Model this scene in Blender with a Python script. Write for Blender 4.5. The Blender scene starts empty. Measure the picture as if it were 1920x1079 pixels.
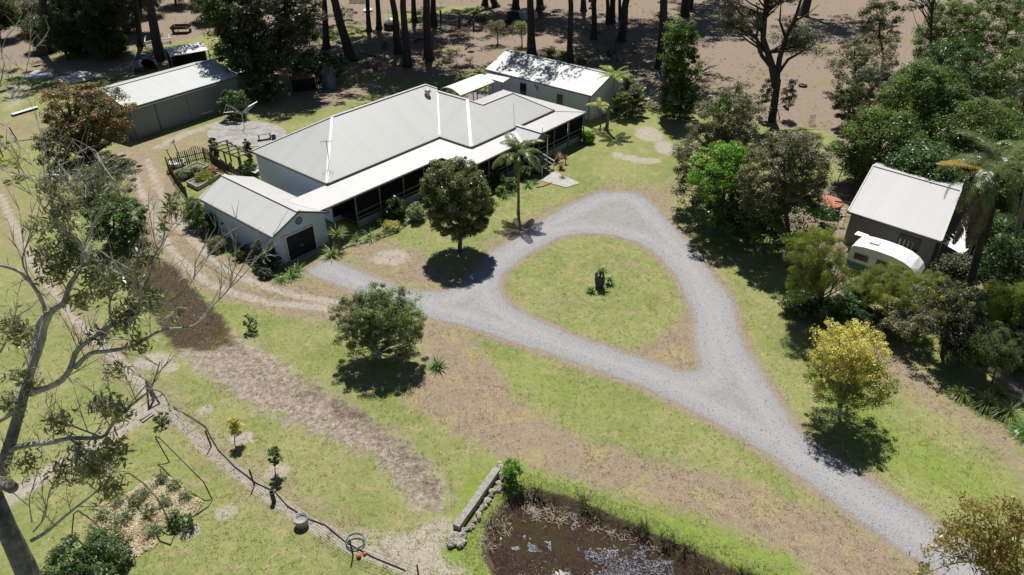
import bpy, math, random
import numpy as np
from mathutils import Vector, Matrix, noise as mnoise
S = bpy.context.scene
COL = S.collection
R = math.radians
# ------------------------------------------------------------------ camera
H = 30.0
PITCH = math.atan2(890, 1338)
cam = bpy.data.cameras.new("camera"); camo = bpy.data.objects.new("camera", cam); COL.objects.link(camo)
cam.sensor_width = 36; cam.lens = 1338 / 1920 * 36; cam.clip_end = 6000; cam.clip_start = 0.5
camo.location = (0, 0, H); camo.rotation_euler = (math.pi / 2 - PITCH, 0, 0)
S.camera = camo
# ------------------------------------------------------------------ light
SUN_EL = R(63); SUN_AZ = R(-3)          # azimuth from +Y, clockwise positive
w = bpy.data.worlds.new("World"); S.world = w; w.use_nodes = True
nt = w.node_tree; bg = nt.nodes["Background"]
sky = nt.nodes.new("ShaderNodeTexSky"); sky.sky_type = 'NISHITA'; sky.sun_disc = False
sky.sun_elevation = SUN_EL; sky.sun_rotation = SUN_AZ; sky.air_density = 0.8; sky.dust_density = 0.2; sky.altitude = 60
nt.links.new(sky.outputs[0], bg.inputs[0]); bg.inputs[1].default_value = 0.05
sl = bpy.data.lights.new("sun", 'SUN'); sl.energy = 5.0; sl.angle = R(0.53); sl.color = (1, 0.965, 0.915)
so = bpy.data.objects.new("sun", sl); COL.objects.link(so)
sdir = Vector((math.sin(SUN_AZ) * math.cos(SUN_EL), math.cos(SUN_AZ) * math.cos(SUN_EL), math.sin(SUN_EL)))
so.rotation_euler = sdir.to_track_quat('Z', 'Y').to_euler(); so.location = (0, 0, 80)
S.view_settings.view_transform = 'Standard'; S.view_settings.look = 'None'
S.view_settings.exposure = 0.17; S.view_settings.gamma = 1
# ------------------------------------------------------------------ coordinates
F = 1338.0; CP, SP = math.cos(PITCH), math.sin(PITCH)
def G(px, py, z=0.0):
    """ground (or height z) point whose survey position was read off the photograph"""
    cx = (px - 960) / F; cy = (540 - py) / F
    r = (cx, CP + cy * SP, -SP + cy * CP); t = (z - H) / r[2]
    return Vector((r[0] * t, r[1] * t, z))
def D(px, py, d):
    cx = (px - 960) / F; cy = (540 - py) / F
    return Vector((cx * d, (CP + cy * SP) * d, H + (-SP + cy * CP) * d))
AZ = math.atan2(1320, 1338 * CP + 890 * SP)
UX, UY = math.sin(AZ), math.cos(AZ)
def W(u, v, z=0.0): return Vector((u * UX - v * UY, u * UY + v * UX, z))
def onwall(px, py, u0):
    cx = (px - 960) / F; cy = (540 - py) / F
    r = (cx, CP + cy * SP, -SP + cy * CP)
    t = u0 / (r[0] * UX + r[1] * UY)
    return (-r[0] * UY + r[1] * UX) * t, H + r[2] * t
# ------------------------------------------------------------------ object helpers
def tag(o, label, cat, group=None, kind=None):
    if label: o["label"] = label
    if cat: o["category"] = cat
    if group: o["group"] = group
    if kind: o["kind"] = kind
    return o
def thing(name, label, cat, loc=(0, 0, 0), group=None):
    o = bpy.data.objects.new(name, None); COL.objects.link(o); o.location = loc
    o.empty_display_size = 0.3
    return tag(o, label, cat, group)
def wloc(o):
    l = Vector((0, 0, 0))
    while o: l += o.location; o = o.parent
    return l
def link(name, me, parent=None, loc=None):
    o = bpy.data.objects.new(name, me); COL.objects.link(o)
    if parent: o.parent = parent
    if loc is not None: o.location = loc
    return o
def copy_tree(o, parent=None):
    c = o.copy(); COL.objects.link(c)
    if parent: c.parent = parent
    for ch in list(o.children): copy_tree(ch, c)
    return c
class MB:
    def __init__(s): s.v = []; s.f = []; s.m = []
    def add(s, vs, fs, mi=0):
        n = len(s.v); s.v += [tuple(p) for p in vs]
        for f in fs: s.f.append([i + n for i in f]); s.m.append(mi)
    def poly(s, pts, mi=0): s.add(pts, [list(range(len(pts)))], mi)
    def hexa(s, b, t, mi=0):
        """bottom quad b, top quad t (same winding, counter-clockwise from above)"""
        s.add(list(b) + list(t), [[3, 2, 1, 0], [4, 5, 6, 7], [0, 1, 5, 4], [1, 2, 6, 5], [2, 3, 7, 6], [3, 0, 4, 7]], mi)
    def box(s, c, d, rz=0.0, mi=0):
        c = Vector(c); hx, hy, hz = d[0] / 2, d[1] / 2, d[2] / 2
        cr, sr = math.cos(rz), math.sin(rz)
        q = [(-hx, -hy), (hx, -hy), (hx, hy), (-hx, hy)]
        q = [(c.x + a * cr - b * sr, c.y + a * sr + b * cr) for a, b in q]
        s.hexa([(x, y, c.z - hz) for x, y in q], [(x, y, c.z + hz) for x, y in q], mi)
    def ubox(s, u0, u1, v0, v1, z0, z1, mi=0):
        q = [(u0, v0), (u1, v0), (u1, v1), (u0, v1)]
        s.hexa([W(a, b, z0) for a, b in q], [W(a, b, z1) for a, b in q], mi)
    def slab(s, pts, th, mi=0):
        """thick sheet: pts is the top face (ccw from above); thickness straight down"""
        n = len(pts); pts = [Vector(p) for p in pts]
        lo = [p - Vector((0, 0, th)) for p in pts]
        s.add(pts + lo, [list(range(n)), list(range(2 * n - 1, n - 1, -1))] +
              [[i, i + n, (i + 1) % n + n, (i + 1) % n] for i in range(n)], mi)
    def beam(s, p, q, a, b=None, mi=0):
        p, q = Vector(p), Vector(q); b = b or a; d = (q - p).normalized()
        x = d.cross(Vector((0, 0, 1)))
        if x.length < 1e-3: x = Vector((1, 0, 0))
        x.normalize(); y = x.cross(d)
        o = [(-a / 2, -b / 2), (a / 2, -b / 2), (a / 2, b / 2), (-a / 2, b / 2)]
        s.add([p + x * i + y * j for i, j in o] + [q + x * i + y * j for i, j in o],
              [[3, 2, 1, 0], [4, 5, 6, 7], [0, 1, 5, 4], [1, 2, 6, 5], [2, 3, 7, 6], [3, 0, 4, 7]], mi)
    def tube(s, pts, rad, n=6, mi=0, cap=True):
        pts = [Vector(p) for p in pts]; k = len(pts)
        if not hasattr(rad, '__len__'): rad = [rad] * k
        base = len(s.v); ref = None
        for i, p in enumerate(pts):
            d = (pts[min(i + 1, k - 1)] - pts[max(i - 1, 0)])
            d = d.normalized() if d.length > 1e-6 else Vector((0, 0, 1))
            if ref is None: ref = Vector((1, 0, 0)) if abs(d.x) < .8 else Vector((0, 1, 0))
            x = (ref - d * ref.dot(d)).normalized(); ref = x; y = d.cross(x)
            for j in range(n):
                a = 2 * math.pi * j / n
                s.v.append(tuple(p + (x * math.cos(a) + y * math.sin(a)) * rad[i]))
        for i in range(k - 1):
            for j in range(n):
                s.f.append([base + i * n + j, base + i * n + (j + 1) % n, base + (i + 1) * n + (j + 1) % n, base + (i + 1) * n + j]); s.m.append(mi)
        if cap:
            s.f.append([base + j for j in range(n)][::-1]); s.m.append(mi)
            s.f.append([base + (k - 1) * n + j for j in range(n)]); s.m.append(mi)
    def lathe(s, c, prof, n=20, mi=0):
        c = Vector(c); base = len(s.v)
        for r, z in prof:
            for j in range(n):
                a = 2 * math.pi * j / n; s.v.append((c.x + r * math.cos(a), c.y + r * math.sin(a), c.z + z))
        for i in range(len(prof) - 1):
            for j in range(n):
                s.f.append([base + i * n + j, base + i * n + (j + 1) % n, base + (i + 1) * n + (j + 1) % n, base + (i + 1) * n + j]); s.m.append(mi)
    def rock(s, c, r, seed=0, mi=0, n=7):
        rg = random.Random(seed); base = len(s.v); c = Vector(c); rows = 5
        for i in range(rows):
            th = math.pi * (i + .5) / rows
            for j in range(n):
                ph = 2 * math.pi * (j + .5 * (i % 2)) / n; q = 1 + rg.uniform(-.22, .22)
                s.v.append((c.x + r[0] * q * math.sin(th) * math.cos(ph), c.y + r[1] * q * math.sin(th) * math.sin(ph), c.z + r[2] * q * math.cos(th)))
        for i in range(rows - 1):
            for j in range(n):
                s.f.append([base + i * n + j, base + (i + 1) * n + j, base + (i + 1) * n + (j + 1) % n, base + i * n + (j + 1) % n]); s.m.append(mi)
        s.f.append([base + j for j in range(n)]); s.m.append(mi)
        s.f.append([base + (rows - 1) * n + j for j in range(n)][::-1]); s.m.append(mi)
    def ring(s, P, a0, a1, z0, z1, w_, mi=0):
        """rectangular frame (hole inside); P(a, depth, z) gives the point"""
        q = [(a0 - w_, z0 - w_), (a1 + w_, z0 - w_), (a1 + w_, z1 + w_), (a0 - w_, z1 + w_)]; r = [(a0, z0), (a1, z0), (a1, z1), (a0, z1)]
        vs = [P(a, d, z) for d in (0, 1) for k in (q, r) for a, z in k]; fs = []
        for i in range(4):
            j = (i + 1) % 4; fs += [[i, j, 4 + j, 4 + i], [8 + i, 12 + i, 12 + j, 8 + j], [i, 8 + i, 8 + j, j], [4 + i, 4 + j, 12 + j, 12 + i]]
        s.add(vs, fs, mi)
    def build(s, name, mats, parent=None, loc=None, smooth=False):
        """world-space geometry; stored relative to the parent (or to loc)"""
        off = wloc(parent) if parent else Vector(loc or (0, 0, 0))
        me = bpy.data.meshes.new(name)
        me.from_pydata([(x - off.x, y - off.y, z - off.z) for x, y, z in s.v], [], s.f)
        if not isinstance(mats, (list, tuple)): mats = [mats]
        for m in mats: me.materials.append(m)
        me.polygons.foreach_set("material_index", s.m)
        if smooth: me.polygons.foreach_set("use_smooth", [True] * len(s.f))
        me.update()
        return link(name, me, parent, None if parent else off)
# ------------------------------------------------------------------ materials
def newmat(name):
    m = bpy.data.materials.new(name); m.use_nodes = True
    t = m.node_tree; b = t.nodes["Principled BSDF"]
    return m, t, b
def N(t, typ, **k):
    n = t.nodes.new(typ)
    for a, b in k.items():
        if hasattr(n, a): setattr(n, a, b)
    return n
def pos(t): return N(t, "ShaderNodeNewGeometry").outputs["Position"]
def noise(t, vec, scale, detail=4, rough=.55):
    n = N(t, "ShaderNodeTexNoise"); n.inputs["Scale"].default_value = scale
    n.inputs["Detail"].default_value = detail; n.inputs["Roughness"].default_value = rough
    t.links.new(vec, n.inputs["Vector"]); return n.outputs["Fac"]
def mth(t, op, a, b=None, c=None, clamp=False):
    n = N(t, "ShaderNodeMath", operation=op); n.use_clamp = clamp
    for i, x in enumerate((a, b, c)):
        if x is None: continue
        if isinstance(x, (int, float)): n.inputs[i].default_value = x
        else: t.links.new(x, n.inputs[i])
    return n.outputs[0]
def step(t, x, lo, hi):
    n = N(t, "ShaderNodeMapRange", interpolation_type='SMOOTHSTEP')
    t.links.new(x, n.inputs[0]); n.inputs[1].default_value = lo; n.inputs[2].default_value = hi
    return n.outputs[0]
def mix(t, f, a, b):
    n = N(t, "ShaderNodeMix", data_type='RGBA')
    for s_, x in ((n.inputs[0], f), (n.inputs[6], a), (n.inputs[7], b)):
        if isinstance(x, (int, float)): s_.default_value = x
        elif isinstance(x, tuple): s_.default_value = x + (1,) if len(x) == 3 else x
        else: t.links.new(x, s_)
    return n.outputs[2]
def ramp(t, f, stops):
    n = N(t, "ShaderNodeValToRGB"); e = n.color_ramp.elements
    while len(e) < len(stops): e.new(0.5)
    for i, (p, c) in enumerate(stops): e[i].position = p; e[i].color = c + (1,)
    t.links.new(f, n.inputs[0]); return n.outputs[0]
def scalecol(t, c, f):
    n = N(t, "ShaderNodeVectorMath", operation='SCALE'); t.links.new(c, n.inputs[0])
    if isinstance(f, (int, float)): n.inputs[3].default_value = f
    else: t.links.new(f, n.inputs[3])
    return n.outputs[0]
def bump(t, b, h, strength=.4, dist=.03):
    n = N(t, "ShaderNodeBump"); n.inputs["Strength"].default_value = strength; n.inputs["Distance"].default_value = dist
    t.links.new(h, n.inputs["Height"]); t.links.new(n.outputs[0], b.inputs["Normal"])
def stain(name, c1, c2, scale=1.5, rough=.7, bs=0, metal=0, fine=0, spec=None):
    """plain surface with uneven wear"""
    m, t, b = newmat(name); p = pos(t)
    f = step(t, noise(t, p, scale, 6, .65), .35, .68)
    col = mix(t, f, c1, c2)
    if fine:
        g = noise(t, p, fine, 3); col = scalecol(t, col, mth(t, 'MULTIPLY_ADD', g, 1.0, .5))
    t.links.new(col, b.inputs["Base Color"]); b.inputs["Roughness"].default_value = rough; b.inputs["Metallic"].default_value = metal
    if spec is not None: b.inputs["Specular IOR Level"].default_value = spec
    if bs: bump(t, b, noise(t, p, fine or scale * 8, 4), bs, .02)
    return m
def axisdot(t, vec):
    n = N(t, "ShaderNodeVectorMath", operation='DOT_PRODUCT'); t.links.new(pos(t), n.inputs[0]); n.inputs[1].default_value = vec
    return n.outputs["Value"]
def ribbed(name, col, vec, pitch=.076, sheet=.76, dirt=.1, rough=.45, spec=.5):
    """corrugated painted steel; the ribs repeat along vec"""
    m, t, b = newmat(name); d = axisdot(t, vec)
    s1 = mth(t, 'SINE', mth(t, 'MULTIPLY', d, 2 * math.pi / pitch))
    fr = mth(t, 'FRACT', mth(t, 'DIVIDE', d, sheet)); fl = mth(t, 'FLOOR', mth(t, 'DIVIDE', d, sheet))
    wn = N(t, "ShaderNodeTexWhiteNoise", noise_dimensions='1D'); t.links.new(fl, wn.inputs["W"])
    lap = mth(t, 'LESS_THAN', fr, .06)
    nz = noise(t, pos(t), .9, 6, .7)
    k = mth(t, 'ADD', mth(t, 'MULTIPLY', wn.outputs[0], .13), mth(t, 'MULTIPLY', nz, dirt * 1.6))
    k = mth(t, 'ADD', k, mth(t, 'MULTIPLY', lap, .16))
    col2 = tuple(c * .62 for c in col)
    t.links.new(mix(t, k, col, col2), b.inputs["Base Color"]); b.inputs["Roughness"].default_value = rough
    b.inputs["Specular IOR Level"].default_value = spec
    bump(t, b, s1, .35, .012)
    return m
def boards(name, col, pitch=.2, dirt=.2):
    """horizontal weatherboards"""
    m, t, b = newmat(name)
    sp = N(t, "ShaderNodeSeparateXYZ"); t.links.new(pos(t), sp.inputs[0])
    fr = mth(t, 'FRACT', mth(t, 'DIVIDE', sp.outputs[2], pitch))
    ln = mth(t, 'LESS_THAN', fr, .2)
    k = mth(t, 'ADD', mth(t, 'MULTIPLY', ln, .6), mth(t, 'MULTIPLY', noise(t, pos(t), 1.3, 6, .7), dirt))
    t.links.new(mix(t, k, col, tuple(c * .45 for c in col)), b.inputs["Base Color"]); b.inputs["Roughness"].default_value = .6
    bump(t, b, fr, .5, .02); return m
def slats(name, col, vec, pitch=.11, gap=.45):
    m, t, b = newmat(name); fr = mth(t, 'FRACT', mth(t, 'DIVIDE', axisdot(t, vec), pitch))
    t.links.new(mix(t, mth(t, 'LESS_THAN', fr, gap), col, tuple(c * .12 for c in col)), b.inputs["Base Color"]); b.inputs["Roughness"].default_value = .7
    return m
def leafmat(name, cols, gloss=.42, trans=.3, spec=.4, vary=.5, patch=None, lift=1.75):
    """leaves: each leaf its own tint, tints drift in clumps; some light passes through"""
    m, t, b = newmat(name); g = N(t, "ShaderNodeNewGeometry"); cols = [tuple(min(.7, q * lift) for q in cc) for cc in cols]
    ob = N(t, "ShaderNodeTexCoord").outputs["Object"]
    r = g.outputs["Random Per Island"]; nz = noise(t, ob, .9, 3)
    f = mth(t, 'ADD', mth(t, 'MULTIPLY', r, 1 - vary), mth(t, 'MULTIPLY', step(t, nz, .38, .62), vary))
    k = len(cols); c = ramp(t, f, [((i + .5) / k, cc) for i, cc in enumerate(cols)])
    if patch:
        c = mix(t, mth(t, 'MULTIPLY', step(t, noise(t, ob, patch[1], 2), .5, .62), patch[2]), c, patch[0])
    t.links.new(c, b.inputs["Base Color"]); b.inputs["Roughness"].default_value = gloss; b.inputs["Specular IOR Level"].default_value = spec
    tr = N(t, "ShaderNodeBsdfTranslucent"); t.links.new(scalecol(t, c, 1.5), tr.inputs[0])
    ms = N(t, "ShaderNodeMixShader"); ms.inputs[0].default_value = trans
    t.links.new(b.outputs[0], ms.inputs[1]); t.links.new(tr.outputs[0], ms.inputs[2])
    t.links.new(ms.outputs[0], t.nodes["Material Output"].inputs[0]); return m
UVEC = (UX, UY, 0); VVEC = (-UY, UX, 0)
M = dict(
 roof_u=ribbed("roof_ribs_a", (.56, .56, .53), UVEC), roof_v=ribbed("roof_ribs_b", (.56, .56, .53), VVEC),
 roofw_u=ribbed("pale_roof_ribs_a", (.53, .525, .505), UVEC), roofw_v=ribbed("pale_roof_ribs_b", (.56, .56, .535), VVEC),
 zinc=ribbed("weathered_roof", (.56, .58, .565), VVEC, dirt=.3), zinc_u=ribbed("shed_roof", (.56, .575, .55), UVEC, dirt=.22),
 ridge=stain("ridge_cap_metal", (.53, .53, .505), (.48, .48, .46), 3, .45),
 gutter=stain("dark_gutter", (.055, .06, .055), (.09, .09, .085), 3, .4),
 board=boards("pale_blue_weatherboard", (.55, .645, .80)), boardw=boards("white_weatherboard", (.60, .67, .77)),
 steelgrey=ribbed("grey_steel_wall", (.17, .20, .20), UVEC, rough=.5), cabinwall=ribbed("taupe_steel_wall", (.15, .15, .14), VVEC, rough=.55),
 darkdoor=stain("charcoal_roller_door", (.016, .017, .019), (.024, .024, .026), 2, .6, spec=.15),
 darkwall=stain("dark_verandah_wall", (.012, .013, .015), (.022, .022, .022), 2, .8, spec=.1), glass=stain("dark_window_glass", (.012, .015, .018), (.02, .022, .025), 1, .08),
 trim=stain("off_white_paint", (.66, .66, .64), (.56, .56, .53), 4, .5), deck=stain("verandah_decking", (.06, .052, .044), (.09, .08, .068), 3, .7),
 postpaint=stain("grey_green_post_paint", (.16, .17, .16), (.12, .125, .12), 4, .6),
 lattice=slats("lattice_slats", (.42, .45, .5), UVEC), timber=stain("weathered_timber", (.16, .13, .105), (.26, .23, .2), 5, .8, .3, fine=14),
 oldtimber=stain("dark_fence_timber", (.05, .042, .036), (.10, .085, .07), 4, .85, .3, fine=16), sleeper=stain("silver_grey_sleeper", (.34, .32, .28), (.22, .2, .17), 6, .85, .4, fine=18),
 concrete=stain("stained_concrete", (.36, .34, .32), (.25, .235, .22), .9, .85, .15, fine=9), paleconc=stain("pale_path_concrete", (.44, .42, .40), (.36, .345, .325), 1.5, .85, .1, fine=10), stone=stain("pale_rubble_stone", (.40, .36, .30), (.24, .21, .18), 5, .85, .4, fine=12),
 darkstone=stain("dark_standing_stone", (.085, .085, .09), (.05, .05, .052), 5, .8, .4, fine=10), white=stain("white_paint_sheet", (.82, .82, .80), (.74, .74, .72), 2, .4),
 silver=stain("silver_sheet", (.6, .6, .6), (.4, .4, .41), 1.5, .4), bluetarp=stain("blue_tarpaulin", (.025, .05, .20), (.10, .14, .32), 3.5, .35),
 teal=stain("teal_caravan_band", (.015, .14, .16), (.012, .11, .13), 2, .3), terra=stain("terracotta_tank", (.42, .15, .075), (.33, .11, .06), 2, .6),
 rust=stain("rusty_tray", (.16, .07, .045), (.22, .1, .06), 5, .85), black=stain("black_poly", (.02, .02, .022), (.04, .04, .042), 4, .5),
 wire=stain("galvanised_wire", (.3, .3, .3), (.2, .2, .2), 5, .4, metal=.6), greymetal=stain("galvanised_pipe", (.5, .51, .52), (.4, .4, .41), 5, .35, metal=.4),
 gumbark=stain("smooth_grey_gum_bark", (.25, .235, .215), (.10, .092, .085), 2.6, .8, .4, fine=7),
 bark=stain("grey_gum_bark", (.13, .115, .10), (.05, .042, .038), 2.5, .85, .6, fine=6), barkd=stain("dark_ironbark", (.035, .03, .028), (.06, .05, .045), 2, .9, .7, fine=5),
 barkp=stain("pale_branch_bark", (.50, .48, .455), (.24, .225, .21), 4, .8, .5, fine=9), palmtrunk=stain("palm_trunk_bark", (.20, .18, .155), (.13, .115, .1), 6, .8, .4, fine=8),
 hose=stain("green_hose_rubber", (.04, .13, .10), (.06, .16, .12), 4, .4), orange=stain("orange_ball_rubber", (.55, .17, .05), (.5, .14, .04), 4, .4),
 red=stain("dark_red_pot", (.16, .02, .02), (.12, .015, .02), 3, .5), tankblue=stain("blue_grey_tank", (.08, .11, .18), (.05, .07, .12), 3, .4),
 sky_blue=stain("bright_blue_plastic", (.05, .32, .55), (.04, .28, .5), 3, .4),
)
# ------------------------------------------------------------------ foliage helpers
def npmesh(name, V, Q, mats, mi=None, smooth=False):
    """numpy quads (or tris) to a mesh"""
    me = bpy.data.meshes.new(name); n, k = Q.shape
    me.vertices.add(len(V)); me.vertices.foreach_set("co", np.ascontiguousarray(V, dtype=np.float32).ravel())
    me.loops.add(n * k); me.loops.foreach_set("vertex_index", np.ascontiguousarray(Q, dtype=np.int32).ravel())
    me.polygons.add(n); me.polygons.foreach_set("loop_start", np.arange(0, n * k, k, dtype=np.int32))
    me.polygons.foreach_set("loop_total", np.full(n, k, dtype=np.int32))
    for m in (mats if isinstance(mats, (list, tuple)) else [mats]): me.materials.append(m)
    if mi is not None: me.polygons.foreach_set("material_index", np.asarray(mi, dtype=np.int32))
    if smooth: me.polygons.foreach_set("use_smooth", np.ones(n, dtype=bool))
    me.update(calc_edges=True); return me
def unit(a): return a / np.maximum(np.linalg.norm(a, axis=-1, keepdims=True), 1e-9)
def rdir(rng, n): return unit(rng.normal(size=(n, 3)))
def leaves(C, Nn, T, L, Wd, bend=.15):
    """rhombic leaves: centre, normal, tip direction, length, width"""
    T = unit(T - Nn * np.sum(T * Nn, 1, keepdims=True)); B = np.cross(Nn, T); L = L[:, None]; Wd = Wd[:, None]
    n = len(C)
    V = np.stack([C - T * L * .5, C + B * Wd * .5 + Nn * L * bend, C + T * L * .5, C - B * Wd * .5 + Nn * L * bend], 1).reshape(-1, 3)
    return V, np.arange(n * 4).reshape(n, 4)
def lobes(rng, ells, k, lo=.72, flat=0):
    """clump centres near the outside of one or more ellipsoids (cx,cy,cz,rx,ry,rz)"""
    wts = np.array([e[3] * e[4] + e[4] * e[5] + e[3] * e[5] for e in ells]); wts = wts / wts.sum(); out = []
    for e, c in zip(ells, np.maximum(1, np.round(wts * k)).astype(int)):
        i = np.arange(c) + .5; ph = np.arccos(1 - 2 * i / c); th = math.pi * (1 + 5 ** .5) * i + rng.uniform(0, 6)
        d = np.stack([np.cos(th) * np.sin(ph), np.sin(th) * np.sin(ph), np.cos(ph)], 1) + rng.normal(size=(c, 3)) * .13
        r = rng.uniform(lo, 1.0, (c, 1)) ** .8
        inner = rng.random((c, 1)) < .16; r = np.where(inner, r * .55, r)
        out.append(np.array(e[:3]) + unit(d) * r * np.array(e[3:6]))
    return np.concatenate(out)
def cloud(rng, CC, per, cr, L, aspect=.45, up=.6, flat=.75, hang=0.0, lvar=.5):
    """leaves in a puff about every clump centre"""
    k = len(CC); n = k * per; idx = np.repeat(np.arange(k), per)
    cs = (rng.uniform(.5, 1.4, k) * cr)[idx][:, None]
    d = rdir(rng, n); r = rng.random((n, 1)) ** .5
    off = d * r * cs; off[:, 2] *= flat
    C = CC[idx] + off
    Nn = unit(d * .8 + rng.normal(size=(n, 3)) * .55 + np.array([0, 0, up]))
    T = rng.normal(size=(n, 3)) + d * .6 - np.array([0, 0, hang])
    Ls = L * rng.uniform(1 - lvar, 1 + lvar, n)
    return leaves(C, Nn, T, Ls, Ls * aspect * rng.uniform(.8, 1.2, n))
def bez(a, b, c, n=6):
    return [a * (1 - t) ** 2 + b * 2 * t * (1 - t) + c * t * t for t in [i / (n - 1) for i in range(n)]]
def limbs(mb, rng, base, top, tr, CC, n_limb, wander=.12, fork=.35, tipr=.02, sides=6, low=.35):
    """trunk from base to top and limbs that run out to clump centres"""
    base, top = Vector(base), Vector(top); ax = top - base
    j = [Vector((rng.normal() * wander, rng.normal() * wander, 0)) * ax.length * .25 for _ in range(4)]
    sp = [base, base + ax * .3 + j[0] * .5, base + ax * .6 + j[1], base + ax * .85 + j[2] * .8, top]
    mb.tube([base - Vector((0, 0, .1))] + sp, [tr * 1.45, tr * 1.2, tr * .9, tr * .75, tr * .5, tr * .18], sides + 2)
    if n_limb <= 0 or len(CC) == 0: return
    ids = rng.permutation(len(CC))[:n_limb]
    for i in ids:
        c = Vector(CC[i]); hrel = (c.z - base.z) / max(ax.z, .1)
        t = min(.97, max(low, hrel - fork * rng.uniform(.6, 1.2)))
        s = t * (len(sp) - 1); q = min(int(s), len(sp) - 2); a = sp[q].lerp(sp[q + 1], s - q)
        m = a.lerp(c, .5) + Vector((0, 0, -.1 * (c - a).length)) + Vector(rng.normal(size=3)) * .06 * (c - a).length
        r0 = tr * (.55 - .35 * t)
        mb.tube(bez(a, m, c, 6), [r0 + (tipr - r0) * (k / 5) ** .7 for k in range(6)], 5, cap=False)
def plant(name, label, cat, base, ells, lm, bm, k=60, per=120, cr=.5, L=.13, aspect=.45, up=.95, tr=.15, top=None, n_limb=14,
          seed=1, group=None, hang=0, flat=.75, lo=.72, parts=("trunk", "crown"), fork=.35, low=.35, extra=None, wander=.12):
    """a tree or shrub: woody part and leaves; ellipsoids are relative to the base"""
    rng = np.random.default_rng(seed); base = Vector(base)
    t = thing(name, label, cat, base, group)
    CC = lobes(rng, ells, k, lo)
    CC = CC[CC[:, 2] > .08] if len(CC) else CC
    mb = MB(); zt = max(e[2] + e[5] * .3 for e in ells); e0 = ells[0]
    limbs(mb, rng, base, base + (Vector(top) if top else Vector((e0[0] * .9, e0[1] * .9, zt))), tr, CC + np.array(base), n_limb, low=low, fork=fork, wander=wander)
    if extra: extra(mb, base)
    mb.build(parts[0], bm, t, smooth=True)
    V, Q = cloud(rng, CC, per, cr, L, aspect, up, flat, hang)
    V = V[:]; V[:, 2] = np.maximum(V[:, 2], .015)
    link(parts[1], npmesh(parts[1], V, Q, lm), t)
    return t
def blades(rng, n, L, wd, droop=.8, spread=1.0, seg=4, lvar=.3, base_r=.05, minel=.25):
    """strap leaves arching out of one base"""
    az = rng.uniform(0, 2 * math.pi, n); el = rng.uniform(minel, 1.45, n) ; el = math.pi / 2 - (math.pi / 2 - el) * spread
    Ls = L * rng.uniform(1 - lvar, 1 + lvar * .6, n); V = np.zeros((n, seg + 1, 2, 3)); 
    p = np.stack([np.cos(az) * base_r * rng.random(n), np.sin(az) * base_r * rng.random(n), np.zeros(n)], 1)
    side = np.stack([-np.sin(az), np.cos(az), np.zeros(n)], 1)
    for i in range(seg + 1):
        t = i / seg; ww = wd * (1 - t ** 1.6) * .5 + .002
        V[:, i, 0] = p - side * ww; V[:, i, 1] = p + side * ww
        d = np.stack([np.cos(az) * np.cos(el), np.sin(az) * np.cos(el), np.sin(el)], 1)
        p = p + d * (Ls / seg)[:, None]; el = el - droop * (2.0 / seg) * rng.uniform(.6, 1.3, n)
    V[..., 2] = np.maximum(V[..., 2], .01)
    Q = []; b = np.arange(n)[:, None] * (seg + 1) * 2
    for i in range(seg): Q.append(b + np.array([[i * 2, i * 2 + 1, i * 2 + 3, i * 2 + 2]]))
    return V.reshape(-1, 3), np.concatenate(Q)
def tuft(name, label, cat, base, mat, n=60, L=.8, wd=.03, droop=.8, spread=1.0, seed=1, group=None, z=0, minel=.25):
    V, Q = blades(np.random.default_rng(seed), n, L, wd, droop, spread, minel=minel); V[:, 2] += z
    return tag(link(name, npmesh(name, V, Q, mat), None, Vector(base)), label, cat, group)
def frondmesh(name, L, nl, ll, lw, arch, mat, seed=0, vee=.5, leafdroop=.5, stem=.2):
    """feather palm leaf running along +X from the origin, curving down"""
    rng = np.random.default_rng(seed); ns = 12; P = []; el = arch[0]; p = np.zeros(3); dl = L / ns; els = []
    for i in range(ns + 1):
        P.append(p.copy()); els.append(el); p = p + np.array([math.cos(el), 0, math.sin(el)]) * dl; el -= (arch[0] - arch[1]) / ns
    P = np.array(P); els = np.array(els); V, Q = [], []
    for i in range(ns):
        r = .035 * (1 - i / ns) + .008; a, b = P[i], P[i + 1]; s = len(V)
        V += [a + (0, r, 0), a - (0, r, 0), b + (0, r * .9, 0), b - (0, r * .9, 0)]; Q.append([s, s + 1, s + 3, s + 2])
    for j in range(nl):
        t = stem + (1 - stem) * (j + .5) / nl; x = t * ns; i = min(int(x), ns - 1); c = P[i] + (P[i + 1] - P[i]) * (x - i); e = els[i]
        l = ll * (math.sin(math.pi * min(1, .18 + .82 * t)) ** .6 * .9 + .1) * rng.uniform(.85, 1.1)
        fw = np.array([math.cos(e), 0, math.sin(e)]); upv = np.array([-math.sin(e), 0, math.cos(e)])
        for sg in (-1, 1):
            d = unit(fw * .55 + np.array([0, sg, 0]) + upv * rng.uniform(vee - .25, vee + .15)); d2 = unit(d + np.array([0, 0, -leafdroop * rng.uniform(.7, 1.3)]))
            m = c + d * l * .5; q = m + d2 * l * .5; s = len(V); wv = fw * lw * .5
            V += [c - wv * .5, c + wv * .5, m + wv, m - wv, q + wv * .12, q - wv * .12]
            Q += [[s, s + 1, s + 2, s + 3], [s + 3, s + 2, s + 4, s + 5]]
    return npmesh(name, np.array(V), np.array(Q), mat)
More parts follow.
